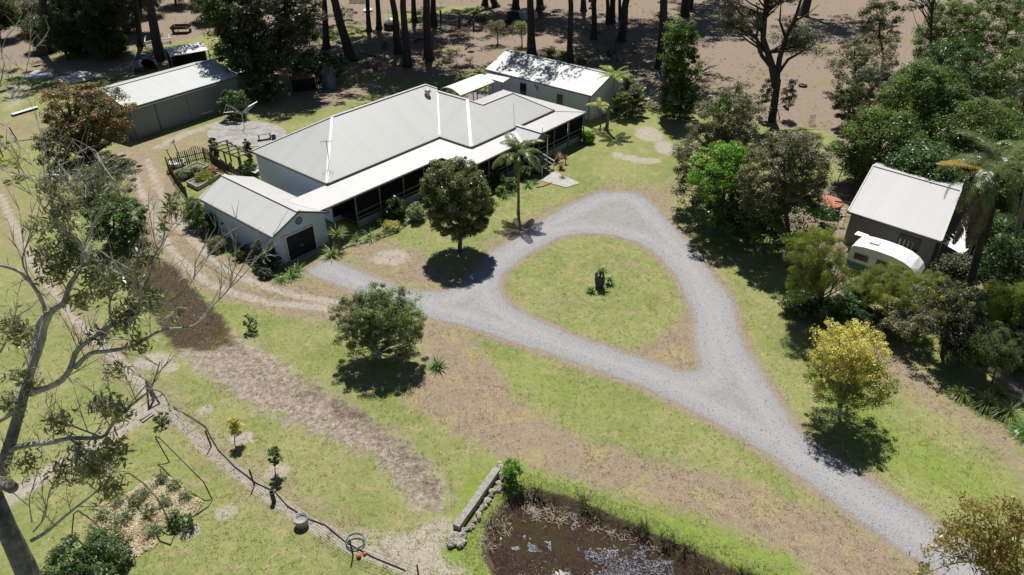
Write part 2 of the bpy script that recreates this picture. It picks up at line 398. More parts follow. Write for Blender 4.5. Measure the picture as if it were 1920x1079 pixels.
def palm(name, label, base, h, tr, meshes, n, mat_trunk, seed=1, lean=(0, 0), elev=(-.5, .9), group=None, shaft=None, cat="palm tree", s=1.0, extra=None):
    rng = np.random.default_rng(seed); base = Vector(base); t = thing(name, label, cat, base, group); mb = MB()
    top = base + Vector((lean[0], lean[1], h)); mid = base.lerp(top, .5) + Vector((lean[0], lean[1], 0)) * -.12
    pts = bez(base - Vector((0, 0, .05)), mid, top, 12)
    mb.tube(pts, [tr * (1.5 if i == 0 else 1.0 - .3 * i / 11) * (1 + .05 * (i % 2)) for i in range(12)], 10); mb.build("trunk", mat_trunk, t, smooth=True)
    if shaft:
        mb = MB(); mb.tube([top - Vector((0, 0, .3)), top + Vector((0, 0, .3)), top + Vector((0, 0, .8))], [tr * .75, tr * .95, tr * .5], 8); mb.build("crownshaft", shaft, t, smooth=True)
    for i in range(n):
        o = link("frond", meshes[i % len(meshes)], t); o.location = top - base + Vector((0, 0, .45 if shaft else .05))
        e = elev[0] + (elev[1] - elev[0]) * (i + .5) / n
        o.rotation_euler = (rng.normal() * .15, -e, i * 2.39996 + rng.normal() * .15); q = s * rng.uniform(.88, 1.1); o.scale = (q, q, q)
    if extra: extra(t, top)
    return t
def shrub(name, label, base, r, h, lm, L=.09, k=26, per=70, seed=1, group=None, cat="shrub", aspect=.5, cr=None, hang=0, up=.6, z0=.0):
    base = Vector(base)
    return plant(name, label, cat, base, [(0, 0, z0 + (h - z0) * .5, r, r, (h - z0) * .5)], lm, M["bark"], k, per, cr or r * .38, L, aspect, up, tr=.035 + r * .03, top=(0, 0, h * .5), n_limb=7, seed=seed,
                 group=group, parts=("stem", "foliage"), low=.05, lo=.6, hang=hang)
# foliage colours (reflectances)
LM = dict(
 olive=leafmat("grey_green_leaves", trans=.35, lift=2.4, cols=[(.055, .062, .030), (.085, .088, .042), (.125, .115, .065)], patch=((.13, .10, .065), .5, .5)),
 olive_dk=leafmat("dull_olive_leaves", [(.032, .042, .020), (.052, .060, .028), (.085, .082, .045)]),
 dark=leafmat("deep_green_leaves", lift=2.5, cols=[(.016, .034, .009), (.028, .054, .013), (.048, .08, .019)], gloss=.38, spec=.4),
 forest=leafmat("rainforest_leaves", lift=2.7, cols=[(.024, .044, .009), (.042, .068, .014), (.075, .10, .024)], gloss=.42, spec=.32, trans=.38, vary=.35, patch=((.085, .115, .022), .35, .55)),
 bright=leafmat("fresh_green_leaves", [(.06, .13, .012), (.095, .19, .018), (.15, .25, .03)], trans=.4),
 round=leafmat("bronze_tipped_leaves", [(.030, .043, .014), (.058, .070, .022), (.115, .112, .048)], gloss=.34, spec=.45, vary=.35, lift=2.7, trans=.35),
 
 bottle=leafmat("bottlebrush_leaves", [(.05, .07, .024), (.09, .115, .035), (.15, .16, .07)], trans=.35, patch=((.15, .135, .10), .45, .6), lift=2.2),
 gold=leafmat("golden_leaves", [(.19, .185, .04), (.37, .325, .065), (.46, .39, .14)], trans=.4, vary=.45),
 goldlow=leafmat("yellow_green_leaves", [(.07, .095, .02), (.14, .16, .028), (.30, .26, .04)], trans=.35, vary=.45),
 rusty=leafmat("rust_and_green_leaves", [(.06, .068, .02), (.11, .095, .03), (.20, .115, .045)], vary=.65, patch=((.17, .105, .045), .3, .6)),
 gum=leafmat("gum_leaves", [(.045, .058, .025), (.085, .092, .045), (.17, .165, .10)], gloss=.32, spec=.55, vary=.35, trans=.5, lift=2.6, patch=((.15, .12, .05), .6, .5)),
 gumr=leafmat("bronze_gum_leaves", [(.085, .09, .025), (.14, .13, .035), (.19, .14, .045)], gloss=.36, vary=.5, trans=.42, lift=2.2, patch=((.20, .10, .045), .5, .35)),
 she=leafmat("sheoak_needles", [(.06, .08, .014), (.09, .11, .018), (.135, .15, .028)], gloss=.6, spec=.2, trans=.45, lift=2.1),
 pine=leafmat("dark_feathery_needles", [(.028, .042, .015), (.045, .062, .02), (.075, .09, .028)], gloss=.6, spec=.2),  # dark needle green, the foliage's own colour
 strap=leafmat("strap_leaves", lift=2.1, cols=[(.065, .095, .022), (.115, .15, .04), (.22, .23, .10)], gloss=.35, trans=.3, vary=.3),
 agap=leafmat("glossy_strap_leaves", lift=2.1, cols=[(.04, .09, .018), (.07, .13, .03), (.14, .19, .07)], gloss=.3, trans=.3, vary=.3),
 palmg=leafmat("palm_leaflets", [(.035, .06, .014), (.065, .09, .022), (.13, .14, .05)], gloss=.3, spec=.55, trans=.3, vary=.4),
 palmy=leafmat("bright_palm_leaflets", [(.08, .14, .015), (.13, .20, .025), (.22, .27, .06)], gloss=.35, trans=.4),
 frondo=leafmat("yellowing_leaflets", [(.3, .19, .03), (.40, .26, .05), (.3, .25, .06)], lift=1.1, gloss=.4, trans=.3),
 frondd=leafmat("dead_hanging_leaflets", [(.065, .052, .038), (.095, .075, .055), (.13, .105, .08)], gloss=.6, spec=.2, trans=.1),
 cordy=leafmat("pink_and_cream_leaves", [(.25, .09, .06), (.42, .25, .15), (.5, .38, .24)], lift=1.1, trans=.35), purple=leafmat("burgundy_leaves", [(.06, .012, .02), (.10, .02, .03), (.16, .05, .05)]),
 lemon=leafmat("lemon_variegated_leaves", [(.28, .27, .05), (.42, .40, .10), (.5, .48, .2)], lift=1.1, trans=.35), herb=leafmat("silvery_garden_leaves", [(.10, .14, .055), (.17, .20, .10), (.27, .28, .19)], gloss=.5),
 pinkfl=leafmat("small_leaves_with_pale_flowers", [(.04, .06, .022), (.075, .10, .035), (.13, .15, .06)], patch=((.42, .28, .26), 1.6, .35)),
 flower=leafmat("white_petals", [(.6, .6, .66), (.7, .7, .74)], lift=1.1, trans=.2), dry=leafmat("dry_blades", [(.16, .115, .06), (.24, .18, .10), (.33, .26, .16)], lift=1.1, gloss=.7, spec=.1),
 reed=leafmat("pond_rushes", [(.035, .035, .012), (.07, .07, .022), (.15, .12, .055)], lift=1.1, gloss=.5), lawn=leafmat("long_bank_grass", lift=1.25, cols=[(.10, .14, .025), (.15, .18, .035), (.22, .23, .07)], gloss=.5, trans=.4),
 straw=leafmat("straw_mulch", [(.42, .34, .20), (.55, .46, .30), (.64, .56, .40)], lift=1.1, gloss=.7, spec=.15, trans=.1), dead=leafmat("flattened_dead_stalks", [(.20, .15, .11), (.33, .265, .20), (.46, .39, .31)], lift=1.1, gloss=.7, spec=.1, trans=.1),
)
# ------------------------------------------------------------------ ground
def P2(pts): return np.array([tuple(G(*p))[:2] for p in pts])
def seg_d(XY, a, b):
    ab = b - a; t = np.clip(((XY - a) @ ab) / max(ab @ ab, 1e-9), 0, 1); return np.linalg.norm(XY - a - t[:, None] * ab, axis=1)
def sdf(XY, pl):
    d = np.full(len(XY), 1e9); ins = np.zeros(len(XY), bool); x, y = XY[:, 0], XY[:, 1]; n = len(pl)
    for i in range(n):
        a, b = pl[i], pl[(i + 1) % n]; d = np.minimum(d, seg_d(XY, a, b))
        c = ((a[1] > y) != (b[1] > y)); 
        with np.errstate(divide='ignore', invalid='ignore'): xi = (b[0] - a[0]) * (y - a[1]) / (b[1] - a[1] + 1e-12) + a[0]
        ins ^= c & (x < xi)
    return np.where(ins, -d, d)
def sst(x, lo, hi):
    t = np.clip((x - lo) / (hi - lo), 0, 1); return t * t * (3 - 2 * t)
def patch(XY, pts, soft): return sst(-sdf(XY, P2(pts)), -soft, soft)
def blob(XY, px, py, rx, ry):
    c = np.array(tuple(G(px, py))[:2]); r = (tuple(G(px + rx, py)), tuple(G(px, py + ry))); ax = abs(r[0][0] - c[0]); ay = abs(r[1][1] - c[1])
    return sst(1.45 - np.hypot((XY[:, 0] - c[0]) / ax, (XY[:, 1] - c[1]) / ay), 0, 1.0)
def stroke(XY, pts, wd, soft=.5):
    pl = P2(pts); d = np.full(len(XY), 1e9)
    for a, b in zip(pl[:-1], pl[1:]): d = np.minimum(d, seg_d(XY, a, b))
    return sst(wd - d, -soft, soft)
OUT = [(1400,828),(1476,880),(1576,955),(1644,1004),(1706,1045),(1790,1110),(2000,1200),(2060,1150),(1900,1082),(1757,985),(1739,972),(1671,926),(1590,874),(1506,820),(1470,762),(1424,692),(1398,647),(1385,615),(1379,577),(1369,552),(1341,521),(1319,486),(1300,465),(1268,430),(1246,405),(1225,381),(1201,365),(1180,361),(1160,359),(1113,363),(1063,387),(1013,413),(957,450),(913,477),(895,498),(870,525),(845,540),(820,547),(773,545),(726,528),(677,508),(640,494),(612,484),(565,514),(635,536),(720,570),(804,599),(871,613),(916,628),(963,644),(1039,669),(1120,697),(1199,724),(1259,754),(1330,790)]
ISL = [(1105,437),(1057,445),(1020,461),(982,483),(947,511),(938,537),(947,562),(988,590),(1057,622),(1120,644),(1183,664),(1240,683),(1278,696),(1306,697),(1310,681),(1297,640),(1299,596),(1287,565),(1269,524),(1243,492),(1215,467),(1174,448)]
POND = [(985,912),(1060,922),(1140,955),(1230,995),(1330,1038),(1420,1082),(1450,1140),(1360,1190),(1150,1200),(1000,1160),(930,1100),(896,1035),(906,985),(940,938)]
DRIVE_W, ISL_W, POND_W = P2(OUT), P2(ISL), P2(POND)
def axis_(parts):
    out = [parts[0][0]]
    for a, b, s in parts: n = max(1, round((b - a) / s)); out += [a + (b - a) * (i + 1) / n for i in range(n)]
    return np.array(out)
gx = np.concatenate([[-3000, -1200, -500, -260], axis_([(-170, -60, 1.6), (-60, -30, .6), (-30, 30, .26), (30, 60, .6), (60, 170, 1.6)]), [260, 500, 1200, 3000]])
gy = np.concatenate([[-600, -200, -60, -20, 0, 8], axis_([(12, 16, 1), (16, 62, .26), (62, 100, .55), (100, 180, 1.4)]), [230, 320, 500, 900, 1800, 4000]])
XX, YY = np.meshgrid(gx, gy); XY = np.stack([XX.ravel(), YY.ravel()], 1)
sd_drive = np.maximum(sdf(XY, DRIVE_W), -sdf(XY, ISL_W)); sd_pond = sdf(XY, POND_W)
edge = sst(1.05 - np.abs(sd_drive - .2), 0, 1.3)                        # worn brown rim of the drive
dry = np.maximum.reduce([edge * .62,
  patch(XY, [(800,600),(860,612),(905,650),(960,745),(1080,820),(1240,868),(1400,905),(1560,960),(1700,1046),(1760,1100),(1560,1100),(1480,1040),(1330,975),(1150,925),(1000,880),(880,830),(760,755),(790,680)], 1.4) * .97,
  patch(XY, [(1170,668),(1235,640),(1290,585),(1314,692),(1270,702)], 1.1) * 1.25, patch(XY, [(670,440),(790,470),(850,520),(800,545),(720,525),(640,480)], 1.2) * .75,
  patch(XY, [(880,470),(1010,395),(1150,340),(1260,360),(1290,440),(1200,370),(1100,370),(960,455)], 1.2) * .7, patch(XY, [(1110,355),(1290,330),(1300,390),(1200,365)], 1.5) * .5,
  patch(XY, [(1610,640),(1700,660),(1800,760),(1920,830),(1920,900),(1800,800),(1660,720)], 2.0) * .85, patch(XY, [(1440,540),(1530,630),(1480,660),(1420,600)], 1.5) * .3,
  stroke(XY, [(238,290),(285,345),(310,420),(360,490),(450,535),(550,560),(640,572)], 2.1, .8) * .9, patch(XY, [(225,275),(330,245),(420,235),(390,300),(320,290),(270,340)], 1.5) * .6,
  blob(XY, 1060, 565, 60, 18) * .35, blob(XY, 1150, 500, 80, 20) * .3, blob(XY, 600, 590, 90, 30) * .35, blob(XY, 900, 560, 30, 40) * .6,
  stroke(XY, [(0,330),(40,460),(120,580),(200,650),(320,770),(470,900),(640,1000)], 1.6, 1.2) * .45, blob(XY, 560, 870, 140, 60) * .25, blob(XY, 40, 240, 120, 40) * .5, blob(XY, 150, 128, 170, 22) * .75, blob(XY, 420, 190, 200, 60) * .4, blob(XY, 30, 420, 60, 80) * .4])
litter = np.maximum.reduce([
  patch(XY, [(-700,-40),(-300,70),(-20,135),(60,125),(130,90),(230,108),(330,80),(420,60),(520,130),(640,140),(690,160),(800,150),(860,138),(920,130),(1020,120),(1160,170),(1260,215),(1330,190),(1450,240),(1540,290),(1610,345),(1700,400),(2000,470),(2600,560),(2900,100),(2600,-80),(900,-160),(-600,-120)], 5.0) * .92,
  patch(XY, [(1600,520),(1720,560),(1780,620),(1920,760),(2200,900),(2200,400),(1700,400)], 1.6), patch(XY, [(1460,380),(1600,330),(1620,470),(1560,600),(1480,560)], 1.6) * .9])
litter = np.maximum(litter, patch(XY, [(430,110),(560,120),(680,130),(800,140),(790,158),(700,185),(620,215),(560,215),(500,190),(440,170)], 4.0) * .6)
litter *= 1 - .75 * np.maximum.reduce([blob(XY, 640, 148, 90, 12), blob(XY, 745, 152, 45, 10), blob(XY, 150, 128, 130, 16), blob(XY, 640, 62, 60, 18), blob(XY, 770, 30, 60, 12), blob(XY, 1520, 260, 60, 22), blob(XY, 1480, 110, 80, 16) * .4, blob(XY, 870, 20, 70, 10), blob(XY, 1080, 100, 60, 8) * .5])
bare = np.maximum.reduce([
  stroke(XY, [(228,288),(248,325),(262,354),(282,393),(299,435),(335,488),(387,530),(440,551),(500,568),(620,580)], .42, .4), stroke(XY, [(275,300),(292,340),(310,382),(338,428),(380,470),(433,509),(480,533),(560,555),(630,568)], .42, .4),
  stroke(XY, [(300,275),(340,255),(400,235),(440,222)], .9, .8) * .8, blob(XY, 735, 483, 42, 17), blob(XY, 1020, 880, 0.1, .1) if False else blob(XY, 288, 677, 42, 20), blob(XY, 320, 690, 20, 10), blob(XY, 385, 770, 20, 12) * .8, blob(XY, 425, 962, 24, 18) * .9, blob(XY, 355, 995, 26, 20) * .9,
  blob(XY, 455, 822, 30, 15) * .9, blob(XY, 520, 885, 26, 20) * .9, blob(XY, 1217, 252, 30, 16), blob(XY, 1248, 278, 24, 15), blob(XY, 1158, 292, 12, 8), blob(XY, 1210, 302, 34, 7), blob(XY, 1180, 296, 20, 6),
  patch(XY, [(640,985),(740,1000),(830,960),(860,985),(840,1040),(900,1085),(800,1095),(690,1030)], 1.0) * .95, stroke(XY, [(0,365),(30,430),(60,495),(130,590),(200,655),(240,695)], .38, .35), stroke(XY, [(240,695),(310,768),(400,850),(470,905),(560,970),(660,1025),(800,1085)], .42, .3),
  stroke(XY, [(285,770),(215,812),(130,865),(0,945),(-60,985)], .8, .5) * .85, blob(XY, 120, 85, 70, 10) * .4, patch(XY, [(0,160),(60,150),(70,175),(30,215),(0,215)], 1) * .7, blob(XY, 270, 770, 40, 26) * .8, stroke(XY, [(100,150),(210,140),(260,120)], 1.5, 1.2) * .6,
  blob(XY, 1510, 930, 30, 12) * .3, blob(XY, 1040, 890, 50, 12) * .35, blob(XY, 1200, 905, 90, 14) * .4, blob(XY, 1690, 745, 40, 14) * .35, blob(XY, 1100, 577, 28, 8) * .3, blob(XY, 245, 155, 60, 12) * .4])
straw = np.maximum.reduce([patch(XY, [(330,640),(400,610),(470,640),(560,700),(680,770),(770,830),(830,890),(850,960),(780,960),(700,860),(600,820),(480,770),(400,720),(350,680)], 2.4)])
mud = np.maximum.reduce([patch(XY, [(215,495),(265,470),(330,500),(370,545),(425,600),(445,650),(390,660),(320,655),(290,600),(235,540)], .8), patch(XY, [(560,700),(700,760),(800,850),(850,955),(800,950),(730,860),(630,800),(540,745)], 1.6) * .6])
lush = np.maximum.reduce([sst(2.0 - np.abs(sd_pond - 1.1), 0, 1.4), patch(XY, [(890,640),(1000,665),(1230,760),(1180,800),(1000,750),(920,700)], 2) * .6, patch(XY, [(1385,560),(1500,640),(1600,860),(1900,1000),(1900,900),(1700,800),(1520,640)], 2) * .75, patch(XY, [(590,790),(800,800),(900,880),(850,900),(640,830)], 2) * .4, blob(XY, 60, 780, 140, 60) * .35, blob(XY, 330, 830, 80, 60) * .4,
  blob(XY, 460, 255, 60, 26) * .6, blob(XY, 330, 130, 200, 40) * .25, blob(XY, 990, 440, 40, 30) * .7, blob(XY, 460, 610, 60, 40) * .4])
gravel = sst(.2 - sd_drive, -.45, .25)
ZZ = -1.0 * sst(-sd_pond, -.15, 1.1)
amp = sst(sd_pond, .5, 2.0) * sst(sd_drive, .2, 2.0) * (XY[:, 1] < 75) * (XY[:, 1] > 15)
hz = np.array([mnoise.noise((x * .35, y * .35, 3.1)) * .05 + mnoise.noise((x * 1.3, y * 1.3, 7.7)) * .02 if a > 0 else 0. for (x, y), a in zip(XY, amp)])
ZZ = ZZ + np.minimum(hz, .0) * amp
nx, ny = len(gx), len(gy); ii = (np.arange(ny - 1)[:, None] * nx + np.arange(nx - 1)[None]).ravel()
# ------ ground material
m, t, b = newmat("lawn_and_bare_earth"); p = pos(t)
def attr(nm):
    a = N(t, "ShaderNodeAttribute"); a.attribute_name = nm; s_ = N(t, "ShaderNodeSeparateColor"); t.links.new(a.outputs["Color"], s_.inputs[0]); return s_.outputs
A1, A2, A3 = attr("cover_a"), attr("cover_b"), attr("cover_c")
nb = noise(t, p, .22, 5, .6); nm_ = noise(t, p, 1.1, 7, .68); nf = noise(t, p, 15, 5, .72); nff = noise(t, p, 38, 3, .7)
def brk(x, amt, lo=.38, hi=.62, nn=None): return step(t, mth(t, 'ADD', x, mth(t, 'MULTIPLY', mth(t, 'SUBTRACT', nn or nm_, .5), amt)), lo, hi)
green = mix(t, step(t, nb, .32, .66), (.185, .222, .066), (.262, .27, .105))
green = mix(t, mth(t, 'MULTIPLY', step(t, noise(t, p, .75, 6, .7), .5, .66), .8), green, (.32, .27, .145))
ng = noise(t, p, 3.2, 6, .75); green = mix(t, mth(t, 'MULTIPLY', step(t, ng, .55, .72), .5), green, (.33, .29, .15)); green = mix(t, mth(t, 'MULTIPLY', step(t, ng, .44, .3), .5), green, (.155, .20, .042))
green = mix(t, mth(t, 'MULTIPLY', brk(A3[0], .6, .2, .9), .8), green, (.185, .25, .045))
dryc = mix(t, step(t, nf, .35, .65), (.215, .155, .11), (.345, .27, .20))
dryc = mix(t, mth(t, 'MULTIPLY', step(t, noise(t, p, .5, 4), .5, .65), .5), dryc, (.34, .29, .13))
c = mix(t, mth(t, 'MULTIPLY', brk(mth(t, 'ADD', A1[0], .16), 1.3, .28, .95), .92), green, dryc)
litc = mix(t, step(t, nf, .3, .7), (.165, .125, .098), (.345, .275, .215)); litc = mix(t, mth(t, 'MULTIPLY', step(t, nb, .5, .66), .7), litc, (.235, .20, .09))
c = mix(t, brk(A1[2], .8), c, litc)
barec = mix(t, step(t, nf, .3, .7), (.28, .24, .20), (.49, .43, .37))
c = mix(t, mth(t, 'MULTIPLY', brk(A1[1], 1.1, .35, .9), .85), c, barec)
strawc = mix(t, step(t, noise(t, p, 2.6, 9, .78), .36, .64), (.20, .155, .125), (.40, .335, .28))
c = mix(t, brk(A2[1], 1.1, .3, .75), c, strawc)
mudc = mix(t, step(t, nf, .3, .7), (.055, .036, .025), (.115, .078, .05)); mudc = mix(t, step(t, nb, .5, .6), mudc, (.085, .072, .022))
c = mix(t, brk(A2[0], 1.5, .3, .85), c, mudc)
grc = mix(t, step(t, nff, .3, .7), (.23, .185, .135), (.33, .275, .215))
c = mix(t, brk(A2[2], 1.1, .42, .62, nf), c, grc)
bankc = mix(t, step(t, nf, .35, .65), (.05, .036, .02), (.15, .11, .07))
c = mix(t, brk(A3[1], .7, .35, .6, nf), c, bankc)
g5 = step(t, noise(t, p, 5.5, 8, .82), .30, .70); g2 = step(t, noise(t, p, 1.7, 6, .75), .3, .7)
c = scalecol(t, c, mth(t, 'ADD', mth(t, 'MULTIPLY_ADD', g5, .42, .55), mth(t, 'MULTIPLY_ADD', g2, .22, mth(t, 'MULTIPLY', nff, .28))))
vo = N(t, "ShaderNodeTexVoronoi"); vo.inputs["Scale"].default_value = 1.1; t.links.new(p, vo.inputs["Vector"])
c = mix(t, mth(t, 'MULTIPLY', mth(t, 'LESS_THAN', vo.outputs["Distance"], .04), .8), c, (.62, .58, .5))
t.links.new(c, b.inputs["Base Color"]); b.inputs["Roughness"].default_value = .9; b.inputs["Specular IOR Level"].default_value = .15
bump(t, b, mth(t, 'ADD', mth(t, 'MULTIPLY', nf, 1.0), mth(t, 'MULTIPLY', nff, .5)), .5, .05)
gm = npmesh("ground", np.stack([XY[:, 0], XY[:, 1], ZZ], 1), np.stack([ii, ii + 1, ii + 1 + nx, ii + nx], 1), m, smooth=True)
for nm, cols in (("cover_a", (dry, bare, litter)), ("cover_b", (mud, straw, gravel)), ("cover_c", (lush, sst(-sd_pond, -.25, .5), dry * 0))):
    a = gm.color_attributes.new(nm, 'FLOAT_COLOR', 'POINT')
    a.data.foreach_set("color", np.stack(list(cols) + [np.ones(len(XY))], 1).astype(np.float32).ravel())
tag(link("ground", gm), None, None, kind="structure")
# ------ gravel drive
from mathutils.geometry import delaunay_2d_cdt
def ragged(pl, stepm=.35, amp=.16, seed=0.0):
    out = []; n = len(pl)
    for i in range(n):
        a, b_ = pl[i], pl[(i + 1) % n]; L = np.linalg.norm(b_ - a); k = max(1, int(L / stepm)); d = (b_ - a) / max(L, 1e-6); nn = np.array([-d[1], d[0]])
        for j in range(k):
            q = a + (b_ - a) * j / k; out.append(q + nn * amp * (mnoise.noise((q[0] * .9, q[1] * .9, seed)) + .8 * mnoise.noise((q[0] * 3, q[1] * 3, seed + 5))))
    return out
def chaikin(pl):
    out = []
    for i in range(len(pl)): a, b_ = pl[i], pl[(i + 1) % len(pl)]; out += [a * .75 + b_ * .25, a * .25 + b_ * .75]
    return np.array(out)
o1, o2 = ragged(chaikin(DRIVE_W)), ragged(chaikin(ISL_W), seed=9.)
vs = [Vector(q) for q in o1 + o2]; n1, n2 = len(o1), len(o2)
gi = np.array([(x, y) for x in np.arange(-24, 30, .4) for y in np.arange(17, 70, .4)]) + .02; gs = np.maximum(sdf(gi, np.array(o1)), -sdf(gi, np.array(o2))); vs += [Vector(k) for k in gi[gs < -.18]]
ed = [(i, (i + 1) % n1) for i in range(n1)] + [(n1 + i, n1 + (i + 1) % n2) for i in range(n2)]
cv, ce, cf, *_ = delaunay_2d_cdt(vs, ed, [], 0, 1e-5)
cen = np.array([np.mean([tuple(cv[i]) for i in f], 0) for f in cf]); keep = (sdf(cen, np.array(o1)) < 0) & (sdf(cen, np.array(o2)) > 0)
mb = MB(); mb.v = [(q.x, q.y, .006) for q in cv]
for f, k in zip(cf, keep):
    if k: mb.f.append(list(f)); mb.m.append(0)
gv, t, b = newmat("crushed_grey_gravel"); p = pos(t)
a_, b_, c_ = noise(t, p, 9, 8, .85), noise(t, p, .45, 5, .65), noise(t, p, 60, 2)
col = mix(t, step(t, a_, .34, .66), (.235, .235, .24), (.345, .345, .345)); col = mix(t, mth(t, 'MULTIPLY', step(t, b_, .5, .7), .45), col, (.30, .295, .285))
col = mix(t, mth(t, 'MULTIPLY', step(t, noise(t, p, 1.6, 6, .7), .58, .7), .5), col, (.42, .37, .31))
wt = noise(t, p, 9, 3, .6); col = scalecol(t, col, mth(t, 'ADD', mth(t, 'MULTIPLY_ADD', c_, .7, .45), mth(t, 'MULTIPLY', wt, .45)))
t.links.new(col, b.inputs["Base Color"]); b.inputs["Roughness"].default_value = .85; b.inputs["Specular IOR Level"].default_value = .25; bump(t, b, a_, .8, .04)
dq = np.array([(q.x, q.y) for q in cv]); ds_ = -np.maximum(sdf(dq, np.array(o1)), -sdf(dq, np.array(o2))); trk = np.exp(-((ds_ - 1.3) / .38) ** 2); mid = sst(ds_, 1.75, 2.1)
ao_ = t.nodes.new("ShaderNodeAttribute"); ao_.attribute_name = "wear"; sx = N(t, "ShaderNodeSeparateColor"); t.links.new(ao_.outputs["Color"], sx.inputs[0])
col = mix(t, mth(t, 'MULTIPLY', sx.outputs[0], .55), col, (.37, .365, .355)); ed_ = step(t, mth(t, 'ADD', sx.outputs[1], mth(t, 'MULTIPLY', mth(t, 'SUBTRACT', noise(t, p, 3.5, 6, .75), .5), 1.6)), .45, .95)
col = mix(t, mth(t, 'MULTIPLY', ed_, .8), col, (.27, .22, .16)); col = mix(t, mth(t, 'MULTIPLY', step(t, mth(t, 'ADD', sx.outputs[2], mth(t, 'SUBTRACT', noise(t, p, 1.3, 6, .75), .62)), .75, .95), .4), col, (.25, .225, .17))
t.links.new(col, b.inputs["Base Color"])
dro = mb.build("gravel_drive", gv); at_ = dro.data.color_attributes.new("wear", 'FLOAT_COLOR', 'POINT'); at_.data.foreach_set("color", np.stack([trk, 1 - sst(ds_, 0, .75), mid, np.ones(len(ds_))], 1).astype(np.float32).ravel())
tag(dro, None, None, kind="structure")
# ------ pond water with floating weed
wm, t, b = newmat("dark_pond_water"); p = pos(t)
n1_ = noise(t, p, .55, 5, .6); n2_ = noise(t, p, 6, 5, .7)
weed = step(t, mth(t, 'ADD', n1_, mth(t, 'MULTIPLY', mth(t, 'SUBTRACT', n2_, .5), .5)), .64, .60)
wc = mix(t, step(t, n2_, .35, .65), (.018, .010, .007), (.050, .028, .016)); wc = mix(t, step(t, noise(t, p, .9, 3), .52, .62), wc, (.036, .027, .010))
speck = mth(t, 'GREATER_THAN', noise(t, p, 14, 2, .5), .70)
wc = mix(t, speck, wc, (.22, .17, .125))
t.links.new(mix(t, weed, (.010, .009, .008), wc), b.inputs["Base Color"])
t.links.new(mth(t, 'MULTIPLY_ADD', weed, .4, .3), b.inputs["Roughness"]); t.links.new(mth(t, 'MULTIPLY_ADD', weed, -.3, .4), b.inputs["Specular IOR Level"])
bump(t, b, mth(t, 'ADD', noise(t, p, 12, 3, .6), mth(t, 'MULTIPLY', noise(t, p, 40, 2), .4)), .22, .02)
mb = MB(); mb.poly([(x, y, -.62) for x, y in POND_W][::-1]); ob = mb.build("pond_water", wm)
if ob.data.polygons[0].normal.z < 0: ob.data.flip_normals()
tag(ob, None, None, kind="structure")
# ------------------------------------------------------------------ buildings
def part(name, parent, mats, fn, smooth=False):
    mb = MB(); fn(mb); return mb.build(name, mats, parent, smooth=smooth)
def gable_roof(t, u0, u1, um, v0, v1, ze, zr, mats, X=W, cap=True, gut=True, name="roof"):
    def fn(mb):
        mb.slab([X(u0, v0, ze), X(um, v0, zr), X(um, v1, zr), X(u0, v1, ze)][::-1], .05, 0)
        mb.slab([X(um, v0, zr), X(u1, v0, ze), X(u1, v1, ze), X(um, v1, zr)][::-1], .05, 0)
    r = part(name, t, mats, fn)
    if cap: part("ridge_cap", r, M["ridge"], lambda mb: [mb.beam(X(um - .09, v0 - .01, zr + .005), X(um - .09, v1 + .01, zr + .005), .2, .03), mb.beam(X(um + .1, v0 - .012, zr + .002), X(um + .1, v1 + .012, zr + .002), .2, .03)])
    for a in ((u0 - .05, u1 + .05) if gut else ()): part("gutter", r, M["gutter"], lambda mb: mb.beam(X(a, v0, ze - .08), X(a, v1, ze - .08), .1, .12))
    for v in (v0 + .02, v1 - .02):
        for a in (u0, u1): part("barge_board", r, M["gutter"], lambda mb: mb.beam(X(a, v, ze - .09), X(um, v, zr - .09), .04, .16))
    return r
def gable_walls(t, u0, u1, um, v0, v1, zt, zr, mat, X=W, z0=-.05):
    def fn(mb):
        f = [X(u0, v0, z0), X(u1, v0, z0), X(u1, v0, zt), X(um, v0, zr), X(u0, v0, zt)]; k = [X(u0, v1, z0), X(u1, v1, z0), X(u1, v1, zt), X(um, v1, zr), X(u0, v1, zt)]
        mb.add(f + k, [[0, 1, 2, 3, 4], [9, 8, 7, 6, 5], [5, 0, 4, 9], [1, 6, 7, 2]])
    return part("wall", t, mat, fn)
# ---- garage
gar = thing("garage", "small pale weatherboard garage with a charcoal roller door and round gable vent", "garage", W(27.95, 49.9))
gable_walls(gar, 25.5, 30.4, 27.95, 44.87, 54.9, 2.8, 3.86, M["board"]); gable_roof(gar, 25.25, 30.65, 27.95, 44.6, 55.15, 2.86, 4.02, M["roofw_v"])
d = part("roller_door", gar, M["darkdoor"], lambda mb: [mb.ubox(26.5, 29.1, 44.80, 44.86, .12 * i, .12 * i + .112) for i in range(18)])
part("door_frame", gar, M["trim"], lambda mb: [mb.ubox(26.4, 26.5, 44.78, 44.868, 0, 2.25), mb.ubox(29.1, 29.2, 44.78, 44.868, 0, 2.25), mb.ubox(26.5, 29.1, 44.78, 44.868, 2.16, 2.25)])
part("handle", d, M["greymetal"], lambda mb: mb.ubox(27.7, 27.9, 44.76, 44.80, .9, .95))
part("door_sill", gar, M["concrete"], lambda mb: mb.ubox(26.4, 29.2, 44.2, 44.79, 0, .05))
